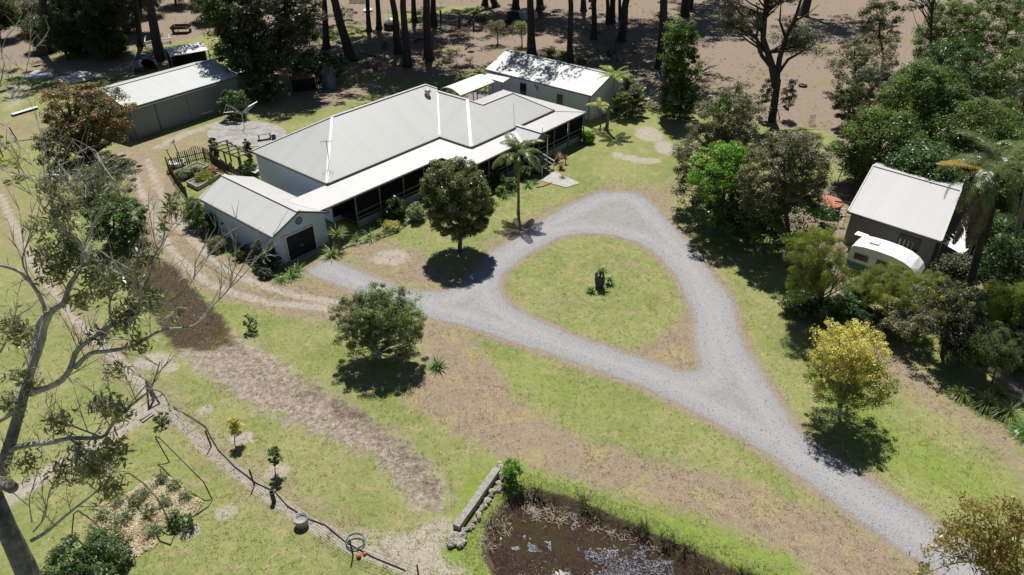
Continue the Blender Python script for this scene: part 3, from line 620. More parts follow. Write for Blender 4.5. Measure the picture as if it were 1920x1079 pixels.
def vent(mb):
    for r0, r1, w_ in ((.24, .32, 0), (.1, .13, 0)):
        for i in range(20):
            a, b_ = 2 * math.pi * i / 20, 2 * math.pi * (i + 1) / 20
            mb.poly([W(27.95 + r * math.cos(q), 44.835, 3.05 + r * math.sin(q)) for r, q in ((r0, a), (r1, a), (r1, b_), (r0, b_))], 0)
    for i in range(8):
        a = math.pi * i / 4; mb.beam(W(27.95 + .1 * math.cos(a), 44.84, 3.05 + .1 * math.sin(a)), W(27.95 + .28 * math.cos(a), 44.84, 3.05 + .28 * math.sin(a)), .03, .02)
    mb.poly([W(27.95 + .06 * math.cos(2 * math.pi * i / 12), 44.838, 3.05 + .06 * math.sin(2 * math.pi * i / 12)) for i in range(12)])
part("gable_vent", gar, M["black"], vent)
for u, z in ((26.25, 2.25), (26.5, 2.32)): part("wall_lamp", gar, M["white"], lambda mb: mb.rock(W(u, 44.77, z), (.07, .07, .07), 1))
part("downpipe", gar, M["trim"], lambda mb: mb.beam(W(25.44, 44.8, 0), W(25.44, 44.8, 2.75), .08))
# ---- house
hs = thing("house", "long low homestead with pale hipped steel roof and shaded verandah across the front", "house", W(46, 48))
EZ = 3.9
A_, B_, C_, V1_ = W(50.75, 47.45, 6.303), W(51.8, 46.4, 5.736), W(56.5, 46.4, 5.736), W(50.75, 51.55, 6.303)
def mainroof(mb):
    q = lambda *p: [W(*x) for x in p]
    mb.poly(q((32.65,47.1,EZ),(46.3,47.1,EZ),(51.03,51.83,6.45),(50.2,52.65,6.9),(38.2,52.65,6.9)), 0)
    mb.poly(q((32.65,58.2,EZ),(32.65,47.1,EZ),(38.2,52.65,6.9)), 1)
    mb.poly(q((55.75,58.2,EZ),(32.65,58.2,EZ),(38.2,52.65,6.9),(50.2,52.65,6.9)), 0)
    mb.poly(q((55.75,50.2,EZ),(55.75,58.2,EZ),(50.2,52.65,6.9),(51.03,51.83,6.45)), 1)
    mb.poly(q((46.3,47.1,EZ),(46.3,43.0,EZ)) + [A_, V1_], 1)
    mb.poly(q((46.3,43.0,EZ),(59.3,43.0,EZ)) + [C_, B_, A_], 0)
    mb.poly([A_, B_, W(55.2,49.0,EZ), W(55.2,51.55,EZ), V1_], 1)
    mb.poly([C_, B_, W(51.8,49.8,EZ), W(59.3,49.8,EZ)][::-1], 0)
    mb.poly([W(59.3,43,EZ), W(59.3,49.8,EZ), C_], 1)
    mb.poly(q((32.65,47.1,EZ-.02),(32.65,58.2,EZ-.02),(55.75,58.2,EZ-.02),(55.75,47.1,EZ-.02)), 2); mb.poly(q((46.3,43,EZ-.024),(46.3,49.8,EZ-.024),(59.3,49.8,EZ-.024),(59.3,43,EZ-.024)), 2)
rf = part("roof", hs, [M["roof_u"], M["roof_v"], M["darkwall"]], mainroof)
up = Vector((0, 0, .012))
part("ridge_cap", rf, M["ridge"], lambda mb: [mb.beam(a + up, b_ + up, .27, .03) for a, b_ in ((W(38.2,52.65,6.9), W(50.2,52.65,6.9)), (W(32.7,47.15,3.92), W(38.2,52.65,6.9)), (W(32.7,58.15,3.92), W(38.2,52.65,6.9)),
    (W(46.35,43.05,3.92), A_), (W(50.2,52.65,6.9), W(51.0,51.85,6.46)), (V1_, A_), (A_, B_), (B_, C_), (C_, W(59.25,43.05,3.92)), (C_, W(59.25,49.75,3.92)))])
part("valley_gutter", rf, M["ridge"], lambda mb: mb.beam(W(46.4,47.2,3.97), W(50.75,51.55,6.32), .16, .02))
part("gutter", rf, M["gutter"], lambda mb: [mb.beam(W(*a, 3.83), W(*b_, 3.83), .12, .14) for a, b_ in (((32.6,47.05),(46.25,47.05)), ((46.25,47.05),(46.25,42.95)), ((46.25,42.95),(59.35,42.95)), ((59.35,42.95),(59.35,49.85)), ((32.6,58.25),(32.6,47.05)), ((32.6,58.25),(55.8,58.25)))])
part("vent_dome", rf, M["greymetal"], lambda mb: (lambda c: [mb.lathe(c, [(.22, -.1), (.22, .12), (.32, .2), (.34, .32), (.26, .46), (.1, .53), (.01, .54)], 14)])(W(49.3, 51.5, 6.35)), smooth=True)
part("wall", hs, [M["board"]], lambda mb: [mb.ubox(32.9, 55.4, 47.3, 57.9, -.05, 3.86), mb.ubox(46.5, 59.1, 43.25, 49.5, .02, 3.855)])
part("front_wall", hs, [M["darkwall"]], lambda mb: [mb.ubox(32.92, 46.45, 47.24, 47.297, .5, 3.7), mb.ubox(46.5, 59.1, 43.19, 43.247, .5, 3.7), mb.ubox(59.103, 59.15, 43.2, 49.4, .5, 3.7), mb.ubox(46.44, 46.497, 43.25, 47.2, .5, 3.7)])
for u, v in ((35.5, 47.22), (39.5, 47.22), (43.6, 47.22), (48.2, 43.17), (50.6, 43.17), (56.2, 43.17)):
    wn_ = part("window", hs, M["glass"], lambda mb: mb.ubox(u, u + 1.2, v - .01, v + .015, 1.4, 2.6)); part("frame", wn_, M["postpaint"], lambda mb: mb.ring(lambda a, d, z: W(a, v - .03 + .045 * d, z), u, u + 1.2, 1.4, 2.6, .08))
part("front_door", hs, M["timber"], lambda mb: mb.ubox(52.6, 53.5, 43.15, 43.186, .56, 2.65))
def vroof(mb):
    q = lambda *p: [W(*x) for x in p]
    mb.poly(q((29.9,44.72,3.2),(43.9,44.55,3.2),(46.3,47.14,3.76),(28.6,47.14,3.76)), 0); mb.poly(q((43.9,44.55,3.2),(43.9,41.05,3.2),(46.3,43.04,3.76),(46.3,47.14,3.76)), 1)
    mb.poly(q((43.9,41.05,3.2),(62.55,41.05,3.2),(59.3,43.04,3.76),(46.3,43.04,3.76)), 0); mb.poly(q((62.55,41.05,3.2),(62.55,52.7,3.2),(59.3,49.8,3.76),(59.3,43.04,3.76)), 1)
    mb.poly(q((62.55,52.7,3.2),(55.8,52.7,3.2),(55.8,49.8,3.76),(59.3,49.8,3.76)), 0)
vr = part("verandah_roof", hs, [M["roofw_u"], M["roofw_v"]], vroof)
for a, b_ in (((62.5,41.1), (59.3,43.04)), ((62.5,52.65), (59.3,49.8)), ((43.95,41.1), (46.3,43.04))): part("hip_cap", vr, M["ridge"], lambda mb: mb.beam(W(*a, 3.22), W(*b_, 3.775), .2, .02))
part("verandah_gutter", vr, M["gutter"], lambda mb: [mb.beam(W(*a, 3.13), W(*b_, 3.13), .1, .13) for a, b_ in (((30.75,44.62),(43.85,44.5)), ((43.85,44.5),(43.85,41.0)), ((43.85,41.0),(62.6,41.0)), ((62.6,41.0),(62.6,52.75)))])
part("verandah_floor", hs, M["deck"], lambda mb: [mb.ubox(33.5, 46.4, 44.85, 47.2, .46, .58), mb.ubox(44.2, 62.3, 41.35, 43.15, .465, .585), mb.ubox(59.2, 62.3, 43.15, 52.4, .46, .58), mb.ubox(44.2, 46.4, 43.16, 44.84, .46, .58)])
part("lattice_skirt", hs, M["lattice"], lambda mb: [mb.ubox(33.65, 44.1, 44.72, 44.76, .03, .74), mb.ubox(44.15, 51.9, 41.22, 41.26, .03, .74), mb.ubox(54.2, 62.3, 41.22, 41.26, .03, .74)])
POSTS = [(u, 44.66) for u in (33.5, 36.2, 39.0, 41.6, 43.95)] + [(u, 41.16) for u in (44.05, 46.7, 49.4, 51.95, 54.4, 57.0, 59.6, 62.4)] + [(62.42, 44.5), (62.42, 48.3), (62.42, 52.5)]
for u, v in POSTS: part("post", hs, M["postpaint"], lambda mb: mb.beam(W(u, v, 0), W(u, v, 3.18), .12))
part("railing", hs, M["postpaint"], lambda mb: [mb.beam(W(*a, z), W(*b_, z), .06, .09) for z in (1.02, 1.5) for a, b_ in (((33.5,44.68),(43.95,44.68)), ((44.05,41.18),(51.9,41.18)), ((54.4,41.18),(62.4,41.18)), ((62.4,41.2),(62.4,52.4)))])
shade_mat = stain("black_shade_panel", (.010, .010, .011), (.016, .016, .016), 3, .8, spec=.05)
for u0, u1, v in ((36.26, 38.94, 44.8), (39.06, 41.54, 44.8), (41.66, 43.9, 44.8), (33.56, 36.14, 44.8), (44.11, 46.64, 41.3), (46.76, 49.34, 41.3), (49.46, 51.9, 41.3), (54.46, 56.94, 41.3), (57.06, 59.54, 41.3), (59.66, 62.34, 41.3)): part("shade_panel", hs, shade_mat, lambda mb: mb.ubox(u0, u1, v, v + .02, .59, 3.1))  # added near-black panels between the posts, standing in for verandah shade
# portico, steps
po = gable_roof(hs, 51.9, 54.5, 53.2, 39.85, 43.3, 3.3, 4.0, M["roofw_v"], name="portico_roof", gut=False)
part("gable_fretwork", po, M["postpaint"], lambda mb: [mb.poly([W(52.1, 39.95, 3.3), W(54.3, 39.95, 3.3), W(53.2, 39.95, 3.9)]), mb.beam(W(51.9, 39.9, 3.24), W(54.5, 39.9, 3.24), .1), mb.beam(W(53.2, 39.86, 3.9), W(53.2, 39.86, 4.5), .05)])
for u in (52.05, 54.35): part("post", hs, M["trim"] if u > 54 else M["postpaint"], lambda mb: mb.beam(W(u, 40.05, 0), W(u, 40.05, 3.28), .11))
st = part("front_steps", hs, M["deck"], lambda mb: [mb.ubox(52.15, 54.0, 38.95 + .42 * i, 39.37 + .42 * i, .0, .115 * (i + 1)) for i in range(5)])
part("handrail", st, M["trim"], lambda mb: [k for u in (52.1, 54.05) for k in (mb.beam(W(u, 38.9, .95), W(u, 41.1, 1.55), .07, .1), mb.beam(W(u, 38.9, .5), W(u, 41.1, 1.1), .05, .08), mb.beam(W(u, 38.95, 0), W(u, 38.95, 1.0), .09))])
part("tv_aerial", hs, M["black"], lambda mb: (lambda c: [mb.tube([c, c + Vector((0, 0, 2.1))], .025, 5), mb.tube([c + Vector((-.5, 0, 1.95)), c + Vector((.5, .2, 1.95))], .015, 4)] + [mb.tube([c + Vector((x, -.3, 1.95 + x * .02)), c + Vector((x, .4, 1.95 + x * .02))], .01, 4) for x in (-.45, -.25, 0, .2, .4)])(W(34.4, 48.75, 4.7)))
part("whip_aerial", hs, M["greymetal"], lambda mb: mb.tube([W(53.2, 43.4, 3.9), W(53.2, 43.5, 6.1)], .02, 5))
tag(part("footpath_slab", None, M["paleconc"], lambda mb: mb.slab([G(1013, 339, .05), G(1061, 352, .05), G(1088, 344, .05), G(1040, 322, .05)], .1)), "pale concrete slab at the foot of the front steps", "slab")
# ---- rear annex
an = thing("annex_building", "white weatherboard annex with long low gable roof behind the house", "annex", W(71.5, 51))
gable_walls(an, 67.55, 75.4, 71.5, 43.85, 59.4, 3.15, 4.55, M["boardw"]); gable_roof(an, 67.3, 75.7, 71.5, 43.6, 59.65, 3.2, 4.7, M["zinc"])
for px0, px1, py0, py1, nm in ((975, 987, 155, 178, "door"), (1044, 1055, 176, 197, "window")):
    va, z1 = onwall(px0, py0, 67.5); vb, z0 = onwall(px1, py1 + 3, 67.5); z0, z1 = min(z0, z1), max(z0, z1); va, vb = min(va, vb), max(va, vb)
    o = part(nm, an, M["glass"], lambda mb: mb.ubox(67.5, 67.535, va, vb, z0, z1))
    part("frame", o, M["trim"], lambda mb: mb.ring(lambda a, d, z: W(67.47 + .075 * d, a, z), va, vb, z0, z1, .1))
va, za = onwall(1006, 168, 67.4)
part("wall_ornament", an, M["black"], lambda mb: [mb.beam(W(67.5, va + dx, za + dz), W(67.5, va + dx + .25, za + dz + .25), .1, .03) for dx, dz in ((0, 0), (-.3, .1), (-.12, -.2), (.1, .2))])
part("downpipe", an, M["trim"], lambda mb: mb.beam(W(67.45, 43.95, 0), W(67.45, 43.95, 3.1), .09))
part("meter_box", an, M["tankblue"], lambda mb: mb.ubox(67.4, 67.53, 43.9, 44.0, .0, 2.9))
part("porch_roof", an, M["white"], lambda mb: mb.slab([G(905.5, 144.5, 2.55), G(943, 155.5, 2.55), G(956, 147, 2.95), G(918, 136, 2.95)], .05))
part("porch_gutter", an, M["gutter"], lambda mb: mb.beam(G(905.5, 144.8, 2.47), G(943, 155.8, 2.47), .1))
for q in ((909, 146.5), (941, 155)): part("porch_post", an, M["postpaint"], lambda mb: mb.beam(G(*q, 2.5), Vector((*G(*q, 2.5).xy, 0)), .1))
# ---- white arched carport and patio
cp = thing("carport", "white arched shade roof on dark posts between house and annex", "carport", W(62, 58))
def arch(mb):
    n = 10; c0 = [W(58.9, 56.1 + 3.5 * i / n, 2.75 + .55 * math.sin(math.pi * i / n)) for i in range(n + 1)]; c1 = [W(65.2, 56.3 + 3.5 * i / n, 2.75 + .55 * math.sin(math.pi * i / n)) for i in range(n + 1)]
    for i in range(n): mb.slab([c0[i], c1[i], c1[i + 1], c0[i + 1]], .04)
part("canopy", cp, M["white"], arch)
for u, v in ((59.1, 56.2), (65, 56.4), (59.1, 59.5), (65, 59.7), (62, 56.3)): part("post", cp, M["gutter"], lambda mb: mb.beam(W(u, v, 0), W(u, v, 2.75), .1))
part("edge_beam", cp, M["gutter"], lambda mb: [mb.beam(W(58.9, 56.12, 2.66), W(65.2, 56.32, 2.66), .08, .12)])
patio, t, b = newmat("mauve_paving"); p = pos(t); br = N(t, "ShaderNodeTexBrick"); br.inputs["Scale"].default_value = 2.2; t.links.new(p, br.inputs[0]); br.inputs[1].default_value = (.27, .22, .25, 1); br.inputs[2].default_value = (.2, .165, .19, 1); br.inputs[3].default_value = (.12, .1, .1, 1); t.links.new(br.outputs[0], b.inputs[0]); b.inputs["Roughness"].default_value = .8
tag(part("patio", None, patio, lambda mb: mb.slab([W(57, 53.2, .05), W(67.2, 53.2, .05), W(67.2, 61, .05), W(57, 61, .05)], .1)), None, None, kind="structure")
for i, (u, v) in enumerate(((60.7, 54.9), (61.6, 55.0))): tag(part("plant_pot", None, M["red"], lambda mb: mb.lathe(W(u, v, .05), [(.24, 0), (.34, .5), (.3, .5), (.28, .38), (0.01, .38)], 14)), ["dark red glazed pot beside the arched carport, nearer the house hip", "dark red glazed pot beside the arched carport, nearer the annex"][i], "pot", "red pots on the patio")
tag(part("outdoor_table", None, M["white"], lambda mb: [mb.ubox(62.2, 63.6, 54.7, 55.5, .74, .79)] + [mb.beam(W(a, b_, .05), W(a, b_, .74), .06) for a in (62.3, 63.5) for b_ in (54.8, 55.4)]), "white outdoor table on the mauve paving", "table")
# ---- machinery shed
ang = math.atan2(.95, 13.9); ca, sa = math.cos(ang), math.sin(ang)
def X1(a, b_, z=0.): return W(31.25 + a * ca - b_ * sa, 79.25 + a * sa + b_ * ca, z)
sh = thing("machinery_shed", "long grey steel shed with pale roof and three big sliding doors", "shed", X1(7, 4.4))
def shw(mb):
    L_ = 14.0; k = [(0, .1), (0, 8.8), (L_, 8.8), (L_, .1)]
    for i in range(4):
        (a0, b0), (a1, b1) = k[i], k[(i + 1) % 4]
        if i % 2 == 0: mb.poly([X1(a0, b0, -.05), X1(a1, b1, -.05), X1(a1, b1, 3.55), X1((a0 + a1) / 2, (b0 + b1) / 2, 4.7), X1(a0, b0, 3.55)])
        else: mb.poly([X1(a0, b0, -.05), X1(a1, b1, -.05), X1(a1, b1, 3.55), X1(a0, b0, 3.55)])
part("wall", sh, M["steelgrey"], shw)
def shr(mb):
    mb.slab([X1(-.1, -.15, 3.6), X1(14.2, -.15, 3.6), X1(14.2, 4.45, 4.78), X1(-.1, 4.45, 4.78)], .05); mb.slab([X1(-.1, 4.45, 4.78), X1(14.2, 4.45, 4.78), X1(14.2, 9.05, 3.6), X1(-.1, 9.05, 3.6)], .05)
sr = part("roof", sh, M["zinc_u"], shr); part("ridge_cap", sr, M["ridge"], lambda mb: mb.beam(X1(-.1, 4.45, 4.8), X1(14.2, 4.45, 4.8), .4, .03)); part("gutter", sr, M["gutter"], lambda mb: mb.beam(X1(-.1, -.2, 3.52), X1(14.2, -.2, 3.52), .1, .13))
part("door_track", sh, M["trim"], lambda mb: mb.beam(X1(.1, -.04, 3.3), X1(11.2, -.04, 3.3), .08, .1))
for a0, a1, off in ((.2, 3.05, .0), (3.15, 7.1, .05), (7.0, 11.0, -.02)): part("sliding_door", sh, M["steelgrey"], lambda mb: [mb.hexa([X1(a0, -.04 + off, .06), X1(a1, -.04 + off, .06), X1(a1, .02 + off, .06), X1(a0, .02 + off, .06)], [X1(a0, -.04 + off, 3.24), X1(a1, -.04 + off, 3.24), X1(a1, .02 + off, 3.24), X1(a0, .02 + off, 3.24)])])
part("door_edge", sh, M["gutter"], lambda mb: [mb.beam(X1(3.1, -.05, .05), X1(3.1, -.05, 3.25), .07), mb.beam(X1(7.05, .0, .05), X1(7.05, .0, 3.25), .03)])
tag(part("ladder_rail", None, M["white"], lambda mb: mb.beam(G(378, 214.5, .5), G(398, 208.5, .5), .12, .08)), "white length of pipe leaning along the grey shed wall", "pipe")
# ---- small cabin on the right
cb = thing("cabin", "small taupe cabin with pale ribbed roof at the edge of the rainforest trees", "cabin", W(64, 8.6))
cq = [(57.4, 11.75, 3.0), (56.9, 4.65, 3.0), (64.1, 5.25, 4.4), (64.7, 12.3, 4.4), (71.3, 5.85, 3.0), (71.9, 12.9, 3.0)]; cw = [W(*c) for c in cq]
cr_ = part("roof", cb, ribbed("fine_ribbed_cabin_roof", (.52, .515, .50), VVEC, pitch=.11, sheet=.76, dirt=.06), lambda mb: [mb.slab([cw[0], cw[3], cw[2], cw[1]][::-1], .05), mb.slab([cw[3], cw[5], cw[4], cw[2]][::-1], .05)])
part("ridge_cap", cr_, M["ridge"], lambda mb: mb.beam(cw[2] + Vector((0, 0, .02)), cw[3] + Vector((0, 0, .02)), .5, .03)); part("barge_board", cr_, M["ridge"], lambda mb: mb.beam(cw[0], cw[3], .1, .14)); part("barge_board", cr_, M["ridge"], lambda mb: mb.beam(cw[1], cw[2], .1, .14)); part("gutter", cr_, M["gutter"], lambda mb: mb.beam(cw[0] + Vector((-.05, -.03, -.07)), cw[1] + Vector((-.05, -.03, -.07)), .12, .13))
part("wall", cb, M["cabinwall"], lambda mb: mb.hexa([W(57.65, 11.5, -.05), W(57.2, 4.95, -.05), W(71.1, 6.1, -.05), W(71.6, 12.6, -.05)][::-1], [W(57.65, 11.5, 2.93), W(57.2, 4.95, 2.93), W(71.1, 6.1, 2.93), W(71.6, 12.6, 2.93)][::-1]))
part("gable_panel", cb, M["cabinwall"], lambda mb: [mb.poly([W(57.65, 11.5, 2.93), W(71.6, 12.6, 2.93), W(64.65, 12.05, 4.3)]), mb.poly([W(57.2, 4.95, 2.93), W(71.1, 6.1, 2.93), W(64.15, 5.5, 4.3)])])
wn_ = part("window", cb, M["glass"], lambda mb: mb.beam(W(57.33, 7.6, 1.9), W(57.22, 6.0, 1.9), .06, 1.1)); part("curtain", wn_, M["trim"], lambda mb: [mb.beam(W(57.27 - .005 * k, 7.4 - .32 * k, 1.45), W(57.27 - .005 * k, 7.4 - .32 * k, 2.1), .1, .04) for k in range(4)])
# ---- caravan
cvn = thing("caravan", "white topped caravan with teal lower band parked beside the taupe cabin", "caravan", W(54, 7.5))
prof = [(9.95, .5), (9.98, 1.4), (9.9, 2.3), (9.7, 2.52), (9.0, 2.62), (8.0, 2.64), (7.0, 2.58), (6.2, 2.42), (5.6, 2.15), (5.2, 1.8), (5.0, 1.4), (5.0, .9), (5.2, .5)]
def cvbody(mb):
    n = len(prof); a = [W(52.95, v, z) for v, z in prof]; c = [W(55.1, v - .1, z) for v, z in prof]; mid = [W(54.0, v - .05, z + (.1 if z > 1.9 else 0)) for v, z in prof]
    mb.add(a, [list(range(n))]); mb.add(c, [list(range(n))[::-1]])
    for x, y in ((a, mid), (mid, c)):
        for i in range(n - 1): mb.poly([x[i], y[i], y[i + 1], x[i + 1]][::-1])
    mb.poly([a[0], a[-1], c[-1], c[0]])
body = part("body", cvn, M["white"], cvbody)
part("teal_band", cvn, M["teal"], lambda mb: mb.poly([W(52.935, v, z) for v, z in ((9.94, .55), (9.96, 1.2), (5.04, 1.2), (5.06, .8), (5.2, .55))]))
for v0, v1 in ((9.5, 8.5), (7.9, 7.1), (6.6, 5.9)): 
    o = part("window", cvn, M["glass"], lambda mb: mb.beam(W(52.93, v0, 1.75), W(52.93, v1, 1.75), .03, .5)); part("frame", o, M["greymetal"], lambda mb: mb.ring(lambda a, d, z: W(52.9 + .04 * d, a, z), v1, v0, 1.5, 2.0, .05))
for u in (53.1, 54.9): part("wheel", cvn, M["black"], lambda mb: mb.tube([W(u - .1, 7.5, .33), W(u + .1, 7.5, .33)], .33, 16))
part("tow_bar", cvn, M["gutter"], lambda mb: [mb.beam(W(53.4, 5.2, .5), W(54, 4.0, .5), .08), mb.beam(W(54.7, 5.2, .5), W(54, 4.0, .5), .08)])
part("roof_hatch", cvn, M["trim"], lambda mb: mb.slab([W(53.7, 8.9, 2.8), W(54.3, 8.9, 2.8), W(54.3, 8.2, 2.8), W(53.7, 8.2, 2.8)][::-1], .1)); part("trim_strip", cvn, M["greymetal"], lambda mb: mb.beam(W(52.925, 9.95, 1.22), W(52.925, 5.03, 1.22), .03, .05)); part("roof_rail", cvn, M["greymetal"], lambda mb: mb.tube([W(52.93, v, z) for v, z in prof[2:10]], .025, 5)); part("gas_bottle", cvn, M["silver"], lambda mb: mb.lathe(W(53.9, 4.6, .5), [(.16, 0), (.17, .45), (.1, .58), (.01, .6)], 12))
part("roof_fin", cvn, M["white"], lambda mb: mb.slab([W(54.9, 10.3, 2.45), W(55.3, 10.2, 2.6), W(55.2, 9.3, 2.6), W(54.9, 9.4, 2.5)], .03))
# ---- folding awning beside the cabin
aw = thing("awning", "white sheet awning on a thin frame right of the taupe cabin", "awning", G(1800, 500))
part("sheet", aw, M["white"], lambda mb: [mb.slab([G(1766, 456, 2.0), G(1804, 478, 1.9), G(1822, 462, 2.1), G(1803, 445, 2.2)], .03), mb.slab([G(1803, 445, 2.25), G(1822, 464, 2.15), G(1826, 420, 2.4), G(1803, 413, 2.5)], .03)])
for q, z in (((1766, 456), 2.0), ((1804, 478), 1.9), ((1822, 464), 2.1), ((1826, 420), 2.4), ((1803, 413), 2.4)): part("post", aw, M["greymetal"], lambda mb: mb.beam(G(*q, z), Vector((*G(*q, z).xy, 0)), .05))
part("rafter", aw, M["white"], lambda mb: [mb.beam(G(1765 + 9 * i, 442 - 2 * i, 2.3), G(1778 + 10 * i, 455 - 2 * i, 2.2), .08, .04) for i in range(4)])
# ---- water tank, lamp post
tk = thing("water_tank", "low round tank with terracotta lid beside the grove and cabin", "water tank", G(1546, 398))
c0 = G(1546, 398)
part("tank_wall", tk, M["oldtimber"], lambda mb: mb.lathe(c0, [(1.22, 0), (1.25, .95)], 28), smooth=True); part("lid", tk, M["terra"], lambda mb: mb.lathe(c0, [(1.25, .95), (1.36, 1.0), (1.34, 1.08), (1.2, 1.1), (.9, 1.0), (.4, .98), (.01, 1.04)], 28), smooth=True)
part("hatch", tk, M["rust"], lambda mb: mb.lathe(c0 + Vector((-.3, .2, 1.0)), [(.28, 0), (.28, .09), (.01, .12)], 14)); part("pipe", tk, M["gutter"], lambda mb: mb.tube([c0 + Vector((.6, -.2, 1.15)), c0 + Vector((2.0, -.45, 1.1))], .06, 6))
lp = thing("garden_lamp", "slim lamp post with small white head beside the tank clearing", "lamp post", G(1570, 343)); q = G(1570, 343)
part("pole", lp, M["postpaint"], lambda mb: mb.tube([q, q + Vector((.15, 0, 1.8))], [.05, .04], 6)); part("lamp_head", lp, M["white"], lambda mb: mb.beam(q + Vector((.1, -.1, 1.85)), q + Vector((.35, .15, 2.0)), .22, .1))
tag(part("step_ladder", None, M["white"], lambda mb: [mb.beam(G(1571, 425 - 8 * k * 0 , .1) + Vector((dx, 0, 0)), G(1573, 422, .1) + Vector((dx, .3, 1.5)), .05) for dx in (0, .45)] + [mb.beam(G(1571.5, 424, .1) + Vector((0, .06 * k, .3 * k)), G(1571.5, 424, .1) + Vector((.45, .06 * k, .3 * k)), .05, .03) for k in range(1, 6)]), "white step ladder standing below the terracotta tank", "ladder")
# ------------------------------------------------------------------ yard structures left of the house
ce_ = G(463, 253); cs = [G(463 + 75 * math.cos(2 * math.pi * i / 40), 252 + 23.5 * math.sin(2 * math.pi * i / 40), .04) for i in range(40)]
tag(part("concrete_pad", None, M["concrete"], lambda mb: mb.slab(cs[::-1], .1)), None, None, kind="structure")
cl = thing("clothesline", "rotary clothesline with silver arms on the round concrete pad", "clothesline", G(459, 242)); q = G(459, 242)
part("pole", cl, M["greymetal"], lambda mb: mb.tube([q, q + Vector((0, 0, 2.0))], .045, 8))
tips = [q + Vector((dx, dy, z)) for dx, dy, z in ((-1.9, .9, 2.5), (1.4, 1.7, 2.55), (1.0, -1.2, 2.25), (-1.5, -1.2, 2.3))]
for e_ in tips: part("arm", cl, M["greymetal"], lambda mb: mb.tube([q + Vector((0, 0, 1.7)), q.lerp(e_, .45) + Vector((0, 0, 1.15)), e_], .026, 6))
part("line", cl, M["wire"], lambda mb: [mb.tube([(q + Vector((0, 0, 2.1))).lerp(tips[i], s_), (q + Vector((0, 0, 2.1))).lerp(tips[(i + 1) % 4], s_)], .013, 3) for i in range(4) for s_ in (.35, .5, .65, .8, .98)])
tb = thing("garden_bench", "pale weathered bench table standing on the round concrete pad", "table", G(497, 262)); q = G(497, 262)
part("top", tb, M["concrete"], lambda mb: mb.box(q + Vector((0, 0, .68)), (1.5, .6, .06), .45)); part("leg", tb, M["sleeper"], lambda mb: [mb.box(q + Vector((dx * math.cos(.45), dx * math.sin(.45), .33)), (.1, .5, .66), .45) for dx in (-.6, .6)])
tag(part("plastic_bucket", None, M["black"], lambda mb: mb.lathe(G(514, 262), [(.2, 0), (.26, .45), (.23, .45), (.2, .1), (.01, .1)], 14)), "black bucket beside the pale bench on the concrete pad", "bucket")
# garden enclosure: picket fence, pergola, beds
pf = thing("picket_fence", "dark paling fence curving round the vegetable garden", "fence", G(318, 322))
fl = [(352, 374), (340, 358), (329, 343), (319, 326), (316, 318), (338, 314), (356, 310), (370, 306), (385, 303), (398, 308), (412, 318), (425, 326)]
fw = [G(*k) for k in fl]
def pal(mb):
    for i in range(len(fw) - 1):
        L_ = (fw[i + 1] - fw[i]).length; n = max(2, int(L_ / .17)); hh = 1.55 if 5 <= i <= 8 else 1.15
        for k in range(n):
            c = fw[i].lerp(fw[i + 1], k / n); h2 = hh + (.25 * math.sin(math.pi * ((i - 6) + k / n) / 2) if 6 <= i <= 7 else 0) + random.uniform(-.04, .04)
            mb.beam(c, c + Vector((random.uniform(-.03, .03), 0, h2)), .11, .025)
random.seed(3); part("paling", pf, M["oldtimber"], pal); part("rail", pf, M["oldtimber"], lambda mb: [mb.beam(fw[i] + Vector((.03, .03, z)), fw[i + 1] + Vector((.03, .03, z)), .04, .08) for i in range(len(fw) - 1) for z in (.35, .95)]); part("post", pf, M["oldtimber"], lambda mb: [mb.beam(k, k + Vector((0, 0, 1.3)), .1) for k in fw])
pg = thing("pergola", "dark timber pergola with open rafters beside the garage", "pergola", G(440, 310))
pc = [G(393, 275, 2.2), G(425, 266, 2.2), G(466, 290, 2.2), G(446, 296, 2.2)]
for k in pc + [(pc[0] + pc[3]) / 2, (pc[1] + pc[2]) / 2]: part("post", pg, M["oldtimber"], lambda mb: mb.beam(k - Vector((0, 0, 2.2)), k, .12))
part("beam", pg, M["oldtimber"], lambda mb: [mb.beam(pc[0], pc[3], .08, .14), mb.beam(pc[1], pc[2], .08, .14)])
for i in range(6): part("rafter", pg, M["timber"], lambda mb: mb.beam(pc[0].lerp(pc[3], i / 5) + (pc[0].lerp(pc[3], i / 5) - pc[1].lerp(pc[2], i / 5)) * .1 + Vector((0, 0, .1)), pc[1].lerp(pc[2], i / 5) * 1.1 - pc[0].lerp(pc[3], i / 5) * .1 + Vector((0, 0, .1)), .06, .1))
part("screen", pg, M["oldtimber"], lambda mb: [mb.beam(pc[0].lerp(pc[3], k / 16) - Vector((0, 0, 2.15)), pc[0].lerp(pc[3], k / 16) - Vector((0, 0, 1.2 - .25 * math.cos(k * 1.2))), .14, .03) for k in range(17)])
soil = stain("garden_soil", (.13, .10, .08), (.22, .18, .145), 5, .9, .5, fine=12)
for lab, qs in (("grey sleeper garden bed of bare soil inside the paling fence", [(337, 326), (372, 311), (392, 317), (358, 334)]), ("planted garden bed edged with sleepers against the garage's back corner", [(352, 348), (395, 326), (414, 333), (372, 358)])):
    gb = thing("garden_bed", lab, "garden bed", G(*qs[0]), "garden beds in the paling enclosure"); qq = [G(*k) for k in qs]
    part("edging", gb, M["sleeper"], lambda mb: [mb.beam(qq[i] + Vector((0, 0, .2)), qq[(i + 1) % 4] + Vector((0, 0, .2)), .14, .4) for i in range(4)]); part("soil", gb, soil, lambda mb: mb.slab([k + Vector((0, 0, .3)) for k in qq][::-1] if (qq[1] - qq[0]).cross(qq[2] - qq[1]).z < 0 else [k + Vector((0, 0, .3)) for k in qq], .28))
